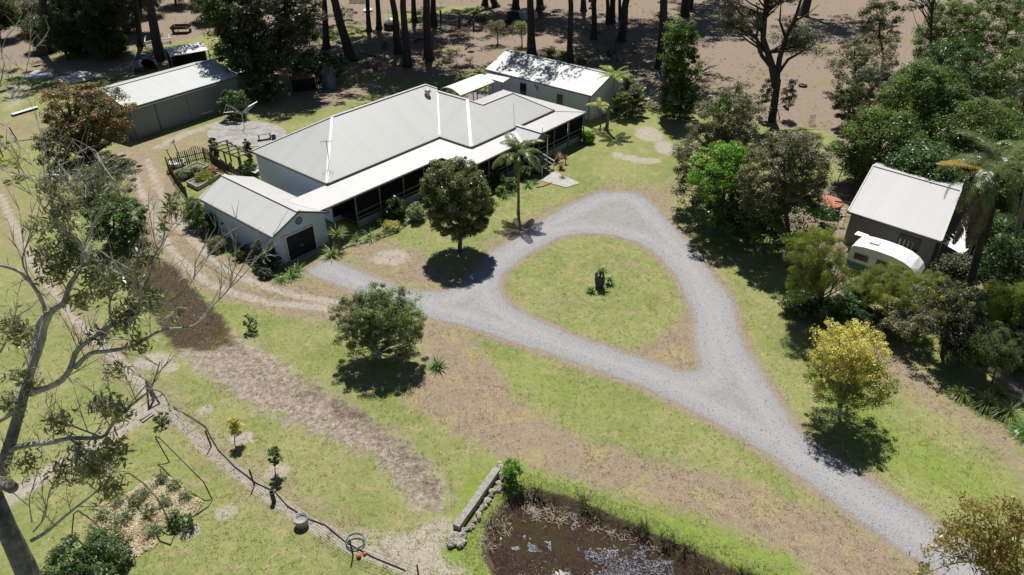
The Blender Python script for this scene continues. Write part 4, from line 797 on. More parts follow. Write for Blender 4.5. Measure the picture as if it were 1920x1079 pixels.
tag(part("bathtub", None, M["white"], lambda mb: [mb.lathe(G(334, 312), [(.55, 0), (.75, .45), (.8, .5), (.7, .5), (.55, .15), (.01, .12)], 18)]), "round white tub among the palings of the garden enclosure", "tub")
tag(part("blue_white_sheet", None, M["silver"], lambda mb: [mb.slab([G(463, 318, .7), G(478, 326, .7), G(487, 320, .75), G(472, 311, .75)], .04), mb.box(G(475, 321, .33), (1.2, .7, .64), .4)]), "silver topped potting bench under the pergola's end", "bench")
# ------------------------------------------------------------------ back yard things
lean = thing("lean_to", "open lean-to with white corrugated roof behind the grey shed", "shelter", G(350, 118))
lc = [G(319, 106.7, 2.3), G(390, 94.5, 2.3), G(380, 79, 2.7), G(309, 90, 2.7)]
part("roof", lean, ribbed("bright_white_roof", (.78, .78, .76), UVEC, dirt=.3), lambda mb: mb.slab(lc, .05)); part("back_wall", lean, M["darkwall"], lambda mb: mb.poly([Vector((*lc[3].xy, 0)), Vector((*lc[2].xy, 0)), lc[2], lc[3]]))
for k in lc: part("post", lean, M["postpaint"], lambda mb: mb.beam(Vector((*k.xy, 0)), k, .12))
tv = thing("tarp_shelter", "arched hoop shelter covered with crumpled blue tarpaulin", "shelter", G(262, 134))
a0, a1, b0, b1 = G(245, 136), G(291, 128), G(262, 142), G(306, 134)
def hoop(mb):
    n = 12; s0, s1 = [], []
    for i in range(n + 1):
        th = math.pi * i / n; k = (1 - math.cos(th)) / 2; z = 1.9 * math.sin(th) ** .8; s0.append(a0.lerp(a1, k) + Vector((0, 1.1, z))); s1.append(a0.lerp(a1, k) + Vector((.9, -.9, z * .97 + .04 * math.sin(i * 3))))
    for i in range(n): mb.poly([s0[i], s1[i], s1[i + 1], s0[i + 1]]); 
    mb.v = mb.v
part("tarpaulin", tv, M["bluetarp"], hoop, smooth=True); part("hoop_frame", tv, M["greymetal"], lambda mb: mb.tube([a0.lerp(a1, (1 - math.cos(math.pi * i / 12)) / 2) + Vector((.95, -.98, 1.84 * math.sin(math.pi * i / 12) ** .8)) for i in range(13)], .04, 6))
part("base_board", tv, M["oldtimber"], lambda mb: mb.beam(a0 + Vector((0, 1.2, .2)), a0 + Vector((.9, -.9, .2)), .1, .5)); part("stored_load", tv, M["darkwall"], lambda mb: mb.rock(a1 + Vector((-.9, .2, .6)), (.9, .8, .8), 4))
tr_ = thing("box_trailer", "rusty box trailer with dark frame parked in the back paddock", "trailer", G(341, 62)); q = G(341, 62)
part("tray", tr_, M["rust"], lambda mb: mb.box(q + Vector((0, 0, .75)), (2.6, 1.9, .08), .1)); part("side_panel", tr_, M["black"], lambda mb: [mb.box(q + Vector((dx, dy, .95)), (sx, sy, .4), .1) for dx, dy, sx, sy in ((0, .95, 2.6, .06), (0, -.95, 2.6, .06), (1.3, .1, .06, 1.9), (-1.3, -.1, .06, 1.9))])
for dx in (-.5, .5): part("wheel", tr_, M["black"], lambda mb: mb.tube([q + Vector((-1.45 if dx < 0 else 1.35, 0, .35)), q + Vector((-1.25 if dx < 0 else 1.55, 0, .35))], .36, 14))
part("drawbar", tr_, M["black"], lambda mb: mb.beam(q + Vector((0, -1, .6)), q + Vector((.1, -2.2, .55)), .1)); 
tag(part("metal_rack", None, M["trim"], lambda mb: [mb.beam(G(271, 80, .6), G(322, 72, .6), .18, .12), mb.beam(G(271, 80, .6), G(273, 66, .9), .1), mb.beam(G(318, 73, .6), G(316, 66, .9), .08), mb.beam(G(272, 83), G(272, 83, .6), .12), mb.beam(G(319, 76), G(319, 76, .6), .12), mb.beam(G(268, 84, .3), G(322, 78, .3), .14)]), "low white metal frame standing between two gum trunks", "frame")
tag(part("corrugated_sheet", None, M["silver"], lambda mb: [mb.slab([G(42, 146, .12), G(66, 148, .12), G(97, 140, .12), G(92, 132, .12), G(66, 133, .12)], .08)]), "silver sheet of roofing lying on the grass at the far left", "metal sheet")
tag(part("silver_tarp", None, M["silver"], lambda mb: [mb.rock(G(135, 150, .2), (2.2, 1.4, .45), 3), mb.rock(G(155, 145, .2), (1.6, 1.2, .6), 5)]), "crumpled silver tarpaulin heap behind the rust coloured tree", "tarpaulin")
tag(part("plank", None, M["white"], lambda mb: mb.hexa([G(20, 214), G(24, 216), G(71, 202), G(69, 199)], [G(20, 214, .25), G(24, 216, .25), G(71, 202, .25), G(69, 199, .25)])), "long white plank lying on the grass at the left edge", "plank")
tn = thing("tank_stand", "blue grey cylindrical tank with conical cap in the fig tree's shade", "water tank", G(619, 166)); q = G(619, 166)
part("tank", tn, M["tankblue"], lambda mb: mb.lathe(q, [(.95, 0), (.95, 2.1)], 18), smooth=True); part("cap", tn, M["gutter"], lambda mb: mb.lathe(q, [(1.1, 2.05), (1.05, 2.2), (.4, 2.65), (.05, 2.9)], 18), smooth=True)
ds = thing("dark_lean_to", "low rusty roofed lean-to hidden under the fig tree", "shelter", G(570, 170)); qs = [G(545, 150, 2.0), G(592, 145, 2.0), G(588, 138, 2.2), G(543, 142, 2.2)]
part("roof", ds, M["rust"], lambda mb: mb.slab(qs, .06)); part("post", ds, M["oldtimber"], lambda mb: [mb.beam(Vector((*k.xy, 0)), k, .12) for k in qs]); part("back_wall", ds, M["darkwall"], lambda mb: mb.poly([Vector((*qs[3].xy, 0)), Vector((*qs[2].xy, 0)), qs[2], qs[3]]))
tag(part("grey_tank_wall", None, M["silver"], lambda mb: mb.hexa([G(438, 141), G(492, 126), G(490, 121), G(436, 136)], [G(438, 141, 1.9), G(492, 126, 1.9), G(490, 121, 1.9), G(436, 136, 1.9)])), "pale grey shipping box behind the shed under the fig", "container")
qd = G(735, 55); dm = thing("domed_tank", "dark tank with pale domed lid between the gum trunks", "water tank", qd); part("tank_wall", dm, M["black"], lambda mb: mb.lathe(qd, [(1.3, 0), (1.35, 1.0)], 16)); part("lid", dm, M["silver"], lambda mb: mb.lathe(qd, [(1.38, 1.0), (1.2, 1.5), (.7, 1.8), (.01, 1.9)], 16), smooth=True)
tag(part("white_board", None, M["white"], lambda mb: mb.slab([G(680, 20, .3), G(690, 23, .3), G(699, 18, .3), G(690, 13, .3)], .1)), "white board lying in the grass beyond the gum trunks", "board")
tag(part("oil_drum", None, M["rust"], lambda mb: mb.lathe(G(704, 133), [(.35, 0), (.37, .3), (.35, .32), (.37, .62), (.35, .64), (.35, .95), (.01, .95)], 14)), "dark rusty drum standing in the leaf litter", "drum")
tp = thing("dome_tent", "silver and black domed tent pitched among the far gum trees", "tent", G(975, 33)); q = G(975, 33)
part("fly_sheet", tp, M["silver"], lambda mb: mb.lathe(q + Vector((1.3, 0, 0)), [(1.9, 0), (1.8, .7), (1.2, 1.35), (.01, 1.6)], 14), smooth=True); part("inner", tp, M["black"], lambda mb: mb.lathe(q + Vector((-1.2, -.3, 0)), [(1.5, 0), (1.4, .5), (.9, 1.0), (.01, 1.15)], 12), smooth=True)
qm = G(953, 44); tag(part("mower", None, M["black"], lambda mb: [mb.box(qm + Vector((0, 0, .45)), (1.6, .9, .5), .4), mb.rock(qm + Vector((.2, 0, .85)), (.5, .4, .3), 2), mb.tube([qm + Vector((-.6, -.5, .3)), qm + Vector((-.6, .5, .3))], .3, 10), mb.tube([qm + Vector((.6, -.45, .3)), qm + Vector((.6, .45, .3))], .3, 10)]), "small dark machine parked beside the domed tent", "machine")
for i, (a, b_, h) in enumerate(((827, 46, 2.2), (862, 53, 1.5), (888, 59, 1.8))):
    tag(part("fence_post", None, M["oldtimber"], lambda mb: mb.tube([G(a, b_), G(a, b_, 0) + Vector((0, 0, h))], .17, 8)), ["tallest dark stump post beside a gum trunk in the back paddock", "short dark post, middle of three in the back paddock", "dark post with rail, right of three in the back paddock"][i], "post", "dark posts in the back paddock")
tag(part("fallen_branch", None, M["barkd"], lambda mb: [mb.tube([G(872, 50), G(884, 35, .5), G(893, 22, 1.2), G(897, 12, 1.8)], [.22, .18, .14, .08], 6), mb.tube([G(893, 22, 1.2), G(905, 12, 1.8)], [.1, .05], 5)]), "fallen forked branch leaning in the back paddock", "branch")
qn = G(1107, 14); nb_ = thing("nest_box", "dark wooden box fixed to a far gum trunk", "box", qn); part("box", nb_, M["oldtimber"], lambda mb: mb.box(qn + Vector((.2, -.4, 1.5)), (1.3, .8, 1.1))); part("lid", nb_, M["barkd"], lambda mb: mb.box(qn + Vector((.2, -.45, 2.1)), (1.5, 1.0, .08))); part("bracket", nb_, M["oldtimber"], lambda mb: mb.beam(qn, qn + Vector((.2, -.3, .95)), .15))
ty = G(1505, 163); tag(part("tyre", None, M["black"], lambda mb: [mb.lathe(ty + Vector((0, 0, .15)), [(.42 + .16 * math.cos(2 * math.pi * i / 10), .15 * math.sin(2 * math.pi * i / 10)) for i in range(11)], 22)], smooth=True), "old black tyre lying flat in the dry paddock", "tyre")
tag(part("mesh_cage", None, M["greymetal"], lambda mb: [mb.tube([G(1521 + dx, 236, 0), G(1521 + dx, 236, 0) + Vector((0, 0, 1.3))], .03, 5) for dx in (-5, -2, 1, 4)] + [mb.tube([G(1516, 236, 0) + Vector((0, 0, z)), G(1525, 236, 0) + Vector((0, 0, z))], .025, 4) for z in (.3, .6, .9, 1.2)]), "small grey plant cage in the right paddock", "cage")
rb = G(858, 78); tag(part("wheelbarrow", None, M["black"], lambda mb: [mb.box(G(789, 80) + Vector((0, 0, .5)), (1.3, .7, .35), .2), mb.tube([G(785, 81) + Vector((-.5, -.1, .25)), G(785, 81) + Vector((-.5, .1, .25))], .25, 10), mb.beam(G(789, 80) + Vector((.4, .3, .5)), G(789, 80) + Vector((1.3, .4, .7)), .05), mb.beam(G(789, 80) + Vector((.4, -.3, .5)), G(789, 80) + Vector((1.3, -.2, .7)), .05)]), "dark wheelbarrow beside a gum trunk in the back paddock", "wheelbarrow")
wf = thing("white_fence", "pale picket panel at the far edge of the back paddock", "fence", G(672, 6)); part("picket", wf, M["silver"], lambda mb: [mb.beam(G(656 + 2.2 * i, 7), G(656 + 2.2 * i, 7) + Vector((0, 0, 1.2)), .14, .04) for i in range(15)]); part("rail", wf, M["silver"], lambda mb: [mb.beam(G(656, 7, 0) + Vector((0, .06, z)), G(688, 7, 0) + Vector((0, .06, z)), .05, .1) for z in (.4, .95)])
sp_ = G(1030, 37); ax_ = G(846, 117); tag(part("garden_fork", None, M["oldtimber"], lambda mb: [mb.tube([G(832, 118), G(828, 112) + Vector((0, 0, 1.6))], .05, 5), mb.beam(G(832, 118) + Vector((-.2, 0, .05)), G(832, 118) + Vector((.3, 0, .5)), .35, .1)]), "dark stake and spade stuck in the leaf litter", "spade")
# ------------------------------------------------------------------ front yard things
isl = G(1125, 538)
tag(part("standing_stone", None, M["darkstone"], lambda mb: [mb.rock(isl + Vector((-.08, 0, .62)), (.42, .36, .78), 11, n=10)], smooth=True), "dark upright boulder in the middle of the grass turning circle", "boulder")
# stone and sleeper wall at the pond
rw = thing("retaining_wall", "silver timber beam retaining wall with rubble along the pond", "wall", G(890, 960))
wa, wb = G(934, 885), G(854, 998)
part("beam", rw, M["sleeper"], lambda mb: [mb.beam(wa.lerp(wb, .02) + Vector((0, 0, .22)), wa.lerp(wb, .5) + Vector((0, 0, .22)), .4, .42), mb.beam(wa.lerp(wb, .505) + Vector((.03, .02, .21)), wa.lerp(wb, .98) + Vector((0, 0, .2)), .38, .4)])
rng = random.Random(8)
for i in range(26):
    c = wa.lerp(wb, i / 25) + Vector((.42 + rng.uniform(-.08, .2), -.22 + rng.uniform(-.15, .1), rng.uniform(.02, .16))); part("stone", rw, M["stone"] if i % 3 else M["sleeper"], lambda mb: mb.rock(c, (rng.uniform(.11, .22), rng.uniform(.1, .18), rng.uniform(.08, .15)), i))
for i in range(9):
    c = G(846 + 9 * (i % 3) + rng.uniform(-3, 3), 1004 + 9 * (i // 3) + rng.uniform(-3, 3), .12); tag(part("rubble_stone", None, M["stone"], lambda mb: mb.rock(c, (rng.uniform(.15, .3), rng.uniform(.13, .24), rng.uniform(.1, .18)), 40 + i)), "pale broken stone in the heap at the wall's lower end", "stone", "rubble heap below the pond wall")
for i in range(6):
    c = G(936 + 5 * (i % 2) + rng.uniform(-2, 2), 871 + 5 * i, .15); tag(part("rubble_stone", None, M["stone"], lambda mb: mb.rock(c, (rng.uniform(.14, .22), rng.uniform(.12, .2), rng.uniform(.1, .16)), 60 + i)), "pale stone at the wall's upper end beside the green bush", "stone", "stones at the top of the pond wall")
# wire fence along the dirt strip
fe = thing("wire_fence", "low wire garden fence on thin dark stakes along the dirt strip", "fence", G(480, 915))
FP = [(288, 752), (396, 838), (477, 911), (662, 1043), (786, 1090)]; fpw = [G(*k) for k in FP]
for k in fpw: part("post", fe, M["black"], lambda mb: mb.beam(k, k + Vector((random.uniform(-.1, .1), 0, 1.25)), .07))
part("wire", fe, M["black"], lambda mb: [mb.tube([fpw[i] + Vector((0, 0, z)), fpw[i].lerp(fpw[i + 1], .5) + Vector((0, 0, z - .05)), fpw[i + 1] + Vector((0, 0, z))], .008, 3) for i in range(len(fpw) - 1) for z in (.15, .45, .75, 1.05)])
part("gate_brace", fe, M["timber"], lambda mb: [mb.beam(G(279, 768), fpw[0] + Vector((0, 0, 1.5)), .09), mb.beam(G(299, 758), fpw[0] + Vector((0, 0, 1.5)), .1), mb.beam(fpw[0], fpw[0] + Vector((0, 0, 1.6)), .13)])
tag(part("fence_rail", None, M["black"], lambda mb: mb.tube([G(27, 267), G(60, 262), G(90, 257)], .05, 4)), "dark edging rail at the left edge of the lawn", "rail")
tag(part("fence_stake", None, M["black"], lambda mb: mb.beam(G(32, 264), G(32, 264) + Vector((-.3, 0, 1.5)), .09)), "thin dark stake at the left lawn edge", "stake")
tag(part("irrigation_pipe", None, M["black"], lambda mb: mb.tube([G(*k, .06) for k in ((325, 765), (355, 780), (385, 800), (398, 825), (410, 845))] + [G(*k, .05) for k in ((440, 875), (480, 906), (515, 922), (540, 950), (575, 972), (610, 985), (650, 1018), (700, 1045), (760, 1070))], .028, 6), smooth=True), "black irrigation pipe snaking along the dirt strip", "pipe")
tag(part("timber_offcut", None, M["sleeper"], lambda mb: [mb.beam(G(263, 788, .06), G(285, 774, .06), .16, .1), mb.beam(G(267, 792, .05), G(288, 777, .05), .13, .1)]), "pair of pale timber lengths lying beside the gate", "timber")
qp = G(567, 984); tag(part("planter_pot", None, M["concrete"], lambda mb: [mb.lathe(qp, [(.30, 0), (.36, .5), (.38, .52), (.32, .52), (.3, .35), (.01, .33)], 20)], smooth=True), "round grey pot on the lawn beside the wire fence", "pot")
hc = G(667, 1020); tag(part("garden_hose", None, M["hose"], lambda mb: [mb.tube([hc + Vector(((.44 + .03 * math.sin(i * .11)) * math.cos(i * .35), (.40 + .03 * math.cos(i * .13)) * math.sin(i * .35), .12 + .0015 * i + .08 * math.sin(i * .35))) for i in range(72)], .016, 5)], smooth=True), "coiled green garden hose hanging at the fence stake", "hose")
for i, (a, b_, r) in enumerate(((673, 1046, .12), (684, 1041, .085))): tag(part("ball", None, M["orange"], lambda mb: mb.lathe(G(a, b_), [(r * math.sin(math.pi * k / 8) + .001, r - r * math.cos(math.pi * k / 8)) for k in range(9)], 14), smooth=True), ["larger orange ball on the grass below the coiled hose", "smaller orange ball on the grass below the coiled hose"][i], "ball", "orange balls by the hose")
# vegetable patch with hoops
for i, (pts, lab) in enumerate(([((318, 868, 0), (305, 845, .7), (293, 824, 1.3), (291, 819, 1.45), (299, 822, 1.5), (335, 858, 1.5), (382, 905, .9), (398, 938, 0)), "black poly pipe hoop, highest of three over the straw vegetable bed"],
      [((222, 925, 0), (232, 890, 1.1), (242, 888, 1.5), (270, 908, 1.7), (295, 935, 1.5), (312, 968, .9), (325, 1004, 0)), "black poly pipe hoop arching over the middle of the straw bed"],
      [((135, 1000, 0), (138, 965, 1.1), (146, 958, 1.5), (175, 978, 1.7), (200, 1005, 1.4), (222, 1040, .9), (236, 1078, 0)), "black poly pipe hoop beside the dark bush, lowest of three"])):
    tag(part("poly_hoop", None, M["black"], lambda mb: mb.tube([G(*k) for k in pts], .034, 6), smooth=True), lab, "pipe hoop", "hoops over the straw bed")
tag(part("hose_line", None, M["black"], lambda mb: mb.tube([G(*k, .04) for k in ((300, 880), (312, 930), (335, 955), (370, 964), (390, 950), (398, 938))], .035, 5)), "black hose looping along the edge of the straw bed", "hose")
tag(part("hose_line", None, M["black"], lambda mb: mb.tube([G(*k, .04) for k in ((285, 990), (300, 1015), (320, 1022), (326, 1004))], .035, 5)), "short black hose at the lower corner of the straw bed", "hose")
sc = G(226, 1040); tag(part("stepping_stone", None, M["concrete"], lambda mb: mb.lathe(sc, [(.42, 0), (.42, .08), (.36, .1), (.01, .1)], 18)), "round grey stepping stone beside the dark bush", "paver")
# ------------------------------------------------------------------ trees and plants
def crown(bp, bbs):
    """ellipsoids (relative to the foot) whose outline fills the surveyed crown extents"""
    b0 = G(*bp); out = []
    for x0, x1, y0, y1 in bbs:
        def at(px, py):
            cx = (px - 960) / F; cy = (540 - py) / F; t = b0.y / (CP + cy * SP); return cx * t, H + (-SP + cy * CP) * t
        xm, ym = (x0 + x1) / 2, (y0 + y1) / 2; (xa, _), (xb, _) = at(x0, ym), at(x1, ym); (_, zt), (_, zb) = at(xm, y0), at(xm, y1); cx_ = (xa + xb) / 2
        rx = abs(xb - xa) / 2; hh = (zt - zb) / 2; cz = (zt + zb) / 2; ry = rx * .92; ta = (H - cz) / b0.y
        rz = math.sqrt(max(hh * hh - (ry * ta) ** 2, (.45 * hh) ** 2)); out.append((cx_ - b0.x, 0, max(cz, rz * .85), rx, ry, rz))
    return out
def hz(bp, ty):
    b0 = G(*bp); cy = (540 - ty) / F; return H + (-SP + cy * CP) * b0.y / (CP + cy * SP)
def T(name, label, cat, bp, bbs, lm, bm="bark", more=(), **k):
    e = crown(bp, bbs); t = plant(name, label, cat, G(*bp), e, LM[lm], M[bm], **k)
    for j, (bb2, lm2, k2, per2, cr2, L2) in enumerate(more):
        rng = np.random.default_rng(500 + j); V, Q = cloud(rng, lobes(rng, crown(bp, bb2), k2, .6), per2, cr2, L2, k.get("aspect", .45), .6); link("crown", npmesh("crown", V, Q, LM[lm2]), t)
    return t
# --- front yard specimens
T("round_tree", "dense round lollipop tree with bronze tipped leaves beside the drive", "tree", (862, 472), [(795, 921, 294, 449), (792, 862, 300, 420), (850, 924, 330, 440)], "round", tr=.16, k=420, per=170, cr=.38, L=.145, n_limb=30, seed=2, lo=.8, low=.3, more=[([(800, 915, 285, 400)], "forest", 40, 70, .32, .13)])
T("bottlebrush_tree", "low spreading olive green tree with bare twigs between garage and turning circle", "tree", (712, 672), [(620, 725, 545, 668), (690, 803, 548, 668), (650, 770, 525, 640)], "bottle", more=[([(705, 805, 535, 615)], "bright", 26, 50, .3, .12)], tr=.13, k=290, per=190, cr=.36, L=.13, aspect=.3, n_limb=70, seed=3, lo=.5, low=.08, fork=.6, hang=.3, bm="barkp")
T("golden_tree", "yellow flowering open tree beside the drive on the right", "tree", (1573, 783), [(1520, 1668, 594, 720)], "gold", tr=.10, k=230, per=60, cr=.33, L=.12, n_limb=90, seed=4, lo=.3, low=.12, fork=.7, bm="barkp", aspect=.42, more=[([(1510, 1680, 645, 772)], "goldlow", 230, 70, .34, .11)])
fm_drp = [frondmesh("frond", 2.3, 34, .62, .05, (e0, -1.25), LM["palmg"], i, vee=-.1, leafdroop=1.2) for i, e0 in enumerate((.9, .5, .2))]
palm("fan_free_palm".replace("fan_free_", "feather_"), "slender feather palm with drooping crown in front of the portico", G(972, 402), hz((972, 402), 300), .13, fm_drp, 15, M["palmtrunk"], seed=5, elev=(-.5, 1.0), shaft=LM["agap"], s=1.2)
fm_up = [frondmesh("frond", 2.6, 36, .75, .06, (e0, e0 - 1.3), LM["palmy"], 10 + i, vee=.35, leafdroop=.7) for i, e0 in enumerate((.3, .1))]
palm("feather_palm", "tall feather palm with bright upright fronds at the annex corner", G(1137, 245), hz((1137, 245), 158), .2, fm_up, 10, M["palmtrunk"], seed=6, lean=(.4, .3), elev=(.1, 1.2), shaft=LM["agap"], s=.9)
fm_sm = [frondmesh("frond", 1.9, 26, .5, .05, (.5, -1.1), LM["lemon"], 20, vee=.1, leafdroop=.9)]
palm("feather_palm", "short palm with pale arching fronds in front of the annex corner", G(1126, 238), hz((1126, 238), 202), .09, fm_sm, 8, M["palmtrunk"], seed=7, lean=(-.3, -.2), elev=(-.2, .9), s=.95)
fm_bush = [frondmesh("frond", 2.4, 26, .7, .10, (1.0, -.3), LM["palmg"], 30 + i, vee=.2, leafdroop=.8) for i in range(2)]
for i, (px, py, n, s_, lb) in enumerate(((1160, 222, 12, .9, "clumping palm against the annex end wall"), (1186, 218, 13, 1.1, "large clumping palm at the annex's right end, outermost"), (1178, 196, 11, 1.0, "clumping palm behind the annex end, half hidden"), (1490, 500, 12, .9, "dark feathery palm at the foot of the grove"))):
    palm("clumping_palm", lb, G(px, py), .9, .12, fm_bush, n, M["palmtrunk"], seed=40 + i, elev=(.1, 1.2), s=s_, group="clumping palms")
T("shrub", "leafy green shrub clump beyond the annex's right end", "shrub", (1195, 215), [(1150, 1212, 160, 220)], "olive_dk", k=30, per=110, cr=.5, L=.2, seed=44, tr=.06, n_limb=6, parts=("stem", "foliage"))
T("slim_tree", "narrow upright green tree with airy top behind the grass parking bays", "tree", (1274, 222), [(1246, 1310, 30, 115), (1236, 1318, 90, 170)], "forest", k=110, per=120, cr=.55, L=.24, n_limb=30, seed=8, tr=.14, lo=.5, low=.15, more=[([(1240, 1300, 28, 140)], "bright", 26, 60, .5, .22), ([(1234, 1312, 140, 226)], "dark", 60, 150, .6, .24)])
# --- left side trees
T("rust_tree", "multi stemmed tree with rust and green leaves in front of the grey shed", "tree", (160, 300), [(75, 180, 150, 260), (140, 250, 150, 260), (90, 240, 200, 285)], "rusty", k=170, per=130, cr=.62, L=.22, n_limb=90, seed=9, tr=.22, lo=.5, low=.05, fork=.7, wander=.06)
T("shrub", "sprawling grey twigged shrub with pale pink flowers below the rust coloured tree", "shrub", (185, 378), [(100, 200, 300, 385), (170, 262, 285, 370)], "pinkfl", k=90, per=90, cr=.5, L=.15, n_limb=110, seed=10, tr=.12, lo=.5, low=.03, fork=.8, bm="barkp", parts=("stem", "foliage"))
T("mango_tree", "dense glossy dark green tree with drooping leaves at the left track bend", "tree", (214, 462), [(163, 274, 362, 462)], "dark", k=90, per=130, cr=.45, L=.26, aspect=.3, hang=.5, seed=11, tr=.12, n_limb=10, more=[([(175, 265, 360, 430)], "bright", 14, 50, .4, .24)])
T("shrub", "dark bushy shrub under the rust coloured tree beside the track", "shrub", (120, 330), [(68, 130, 240, 320)], "olive_dk", k=40, per=120, cr=.55, L=.2, seed=12, tr=.08, n_limb=8, parts=("stem", "foliage"))
T("young_tree", "small lime leaved sapling with thin stem on the left lawn", "tree", (38, 332), [(5, 50, 292, 315)], "lemon", k=12, per=40, cr=.35, L=.2, seed=13, tr=.05, n_limb=8)
T("young_tree", "young tree with curved bare stem at the left frame edge", "tree", (8, 300), [(-25, 18, 255, 290)], "bottle", k=12, per=40, cr=.4, L=.2, seed=14, tr=.06, n_limb=8)
for i, (px, py, x0, x1, y0, y1, lm, lb) in enumerate((
    (440, 832, 430, 452, 778, 822, "gold", "slender golden sapling in a bare earth circle"), (516, 888, 502, 528, 830, 878, "bottle", "slender dark green sapling on a stem in a bare earth circle"))):
    T("sapling", lb, "sapling", (px, py), [(x0, x1, y0, y1)], lm, k=24, per=36, cr=.16, L=.13, seed=15 + i, tr=.025, n_limb=14, lo=.4, low=.2)
tag(part("tree_guard", None, M["black"], lambda mb: mb.lathe(G(514, 942), [(.12, 0), (.12, .75), (.1, .75), (.1, .05)], 12)), "dark tube guard standing on the dirt strip below the green sapling", "tree guard")
T("shrub", "small weedy dark shrub alone on the lawn beyond the mud patch", "shrub", (466, 622), [(456, 482, 590, 622)], "dark", k=12, per=40, cr=.2, L=.14, seed=18, tr=.02, n_limb=5, parts=("stem", "foliage"))
tuft("spiky_plant", "dark spiky tuft beside the low spreading tree", "spiky plant", G(821, 690), LM["agap"], 60, .95, .07, .35, 1.0, 19)
T("shrub", "bright green bush with white flowers at the top of the pond wall", "shrub", (958, 905), [(943, 978, 862, 902)], "bright", k=26, per=60, cr=.22, L=.12, seed=20, tr=.03, n_limb=5, parts=("stem", "foliage"), more=[([(943, 978, 862, 890)], "flower", 10, 6, .2, .07)])
for i, (px, py, n, L_, z, lb) in enumerate(((1127, 538, 50, .75, 1.25, "green rosette plant growing from the top of the boulder"), (1109, 548, 40, .6, 0, "green rosette plant at the left foot of the boulder"), (1142, 532, 40, .65, .25, "green rosette plant at the right side of the boulder"))):
    tuft("rosette_plant", lb, "plant", G(px, py), LM["agap"], n, L_, .11, .75, 1.1, 21 + i, "plants at the standing stone", z=z)
# --- the grove
T("grove_tree", "wide grey green bushy tree at the back of the grove", "tree", (1345, 392), [(1262, 1400, 215, 365), (1310, 1434, 150, 300)], "olive", k=330, per=110, cr=.48, L=.17, seed=26, tr=.2, n_limb=40, lo=.6, low=.08, more=[([(1270, 1440, 300, 400)], "olive_dk", 60, 130, .7, .22), ([(1330, 1370, 180, 215)], "bright", 8, 70, .4, .2)])
T("grove_tree", "brownish grey green rounded tree at the front right of the grove", "tree", (1478, 475), [(1390, 1520, 230, 420), (1445, 1556, 250, 385)], "olive", k=340, per=120, cr=.46, L=.155, seed=27, tr=.2, n_limb=40, lo=.65, low=.08, more=[([(1390, 1560, 340, 470)], "dark", 70, 130, .65, .2), ([(1500, 1550, 300, 400)], "forest", 14, 90, .5, .18)])
T("grove_tree", "bright lime green bushy tree at the front left of the grove", "tree", (1352, 440), [(1290, 1400, 268, 375), (1345, 1420, 262, 330)], "bright", k=120, per=110, cr=.42, L=.17, seed=28, tr=.14, n_limb=16, lo=.7, more=[([(1300, 1410, 350, 430)], "dark", 40, 140, .6, .2)])
T("grove_tree", "dark green low tree in the shade between the grove trees", "tree", (1412, 462), [(1360, 1470, 370, 455)], "dark", k=60, per=130, cr=.6, L=.2, seed=29, tr=.12, n_limb=10)
# --- branching gum on the right
def gumfork(mb, base):
    def q(px, py, dy=0):
        cx = (px - 960) / F; cy = (540 - py) / F; y = base.y + dy; t_ = y / (CP + cy * SP); return Vector((cx * t_, y, H + (-SP + cy * CP) * t_))
    for pts, r0 in ((((1452,165),(1445,125),(1428,105),(1420,75),(1402,62),(1378,52),(1352,40)), .3), (((1425,100),(1418,70),(1425,40),(1418,5)), .2), (((1455,160),(1462,110),(1474,70),(1490,40),(1502,0),(1515,-40)), .36), (((1458,140),(1478,112),(1500,100),(1522,88),(1540,70)), .2), (((1474,75),(1462,40),(1465,0)), .18), (((1402,62),(1385,70),(1360,62)), .12), (((1490,40),(1512,30),(1535,10)), .14)):
        n = len(pts); P_ = [q(*k, dy=.5 * i * (1 if r0 < .25 else -.6)) for i, k in enumerate(pts)]; mb.tube(P_, [r0 * (1 - .8 * i / (n - 1)) for i in range(n)], 7)
T("branching_gum", "open branched dark gum with sparse crown above the grove", "gum tree", (1447, 228), [(1345, 1440, 10, 70), (1450, 1545, 40, 110), (1390, 1540, -80, 10), (1340, 1400, -40, 20)], "olive_dk", "barkd", k=110, per=300, cr=.95, L=.22, aspect=.3, hang=.5, seed=30, tr=.42, n_limb=34, lo=.4, low=.42, fork=.3, top=None, wander=.3, extra=gumfork)
T("climber", "leafy climber wrapped round the foot of the branching gum", "climber", (1462, 224), [(1428, 1448, 145, 200), (1470, 1492, 145, 210)], "olive_dk", k=30, per=70, cr=.4, L=.25, seed=31, tr=.05, n_limb=10, parts=("stem", "foliage"))
for i, (bp, bbs, lm, kk, cr, L_, nl, lb) in enumerate((
    ((1742, 140), [(1680, 1800, -120, 20)], "olive_dk", 60, .7, .26, 80, "bare twigged dark tree at the top right of the dry paddock"),
    ((1602, 175), [(1545, 1640, 70, 165), (1580, 1690, 60, 140)], "olive", 70, .7, .24, 16, "olive tree at the paddock edge left of the rainforest"),
    ((1655, 130), [(1600, 1690, -20, 110)], "pine", 70, .8, .24, 20, "dull dark tree behind the olive tree at the paddock edge"),
    ((1628, 215), [(1580, 1690, 120, 200)], "olive_dk", 70, .65, .22, 14, "grey dark bushy tree at the left end of the rainforest"),
    ((1590, 240), [(1560, 1620, 150, 230)], "pine", 40, .6, .22, 8, "dark low tree in the paddock near the tyre"))):
    T("paddock_tree", lb, "tree", bp, bbs, lm, "barkd", k=kk, per=120, cr=cr, L=L_, seed=60 + i, tr=.2, n_limb=nl, lo=.45, low=.15)
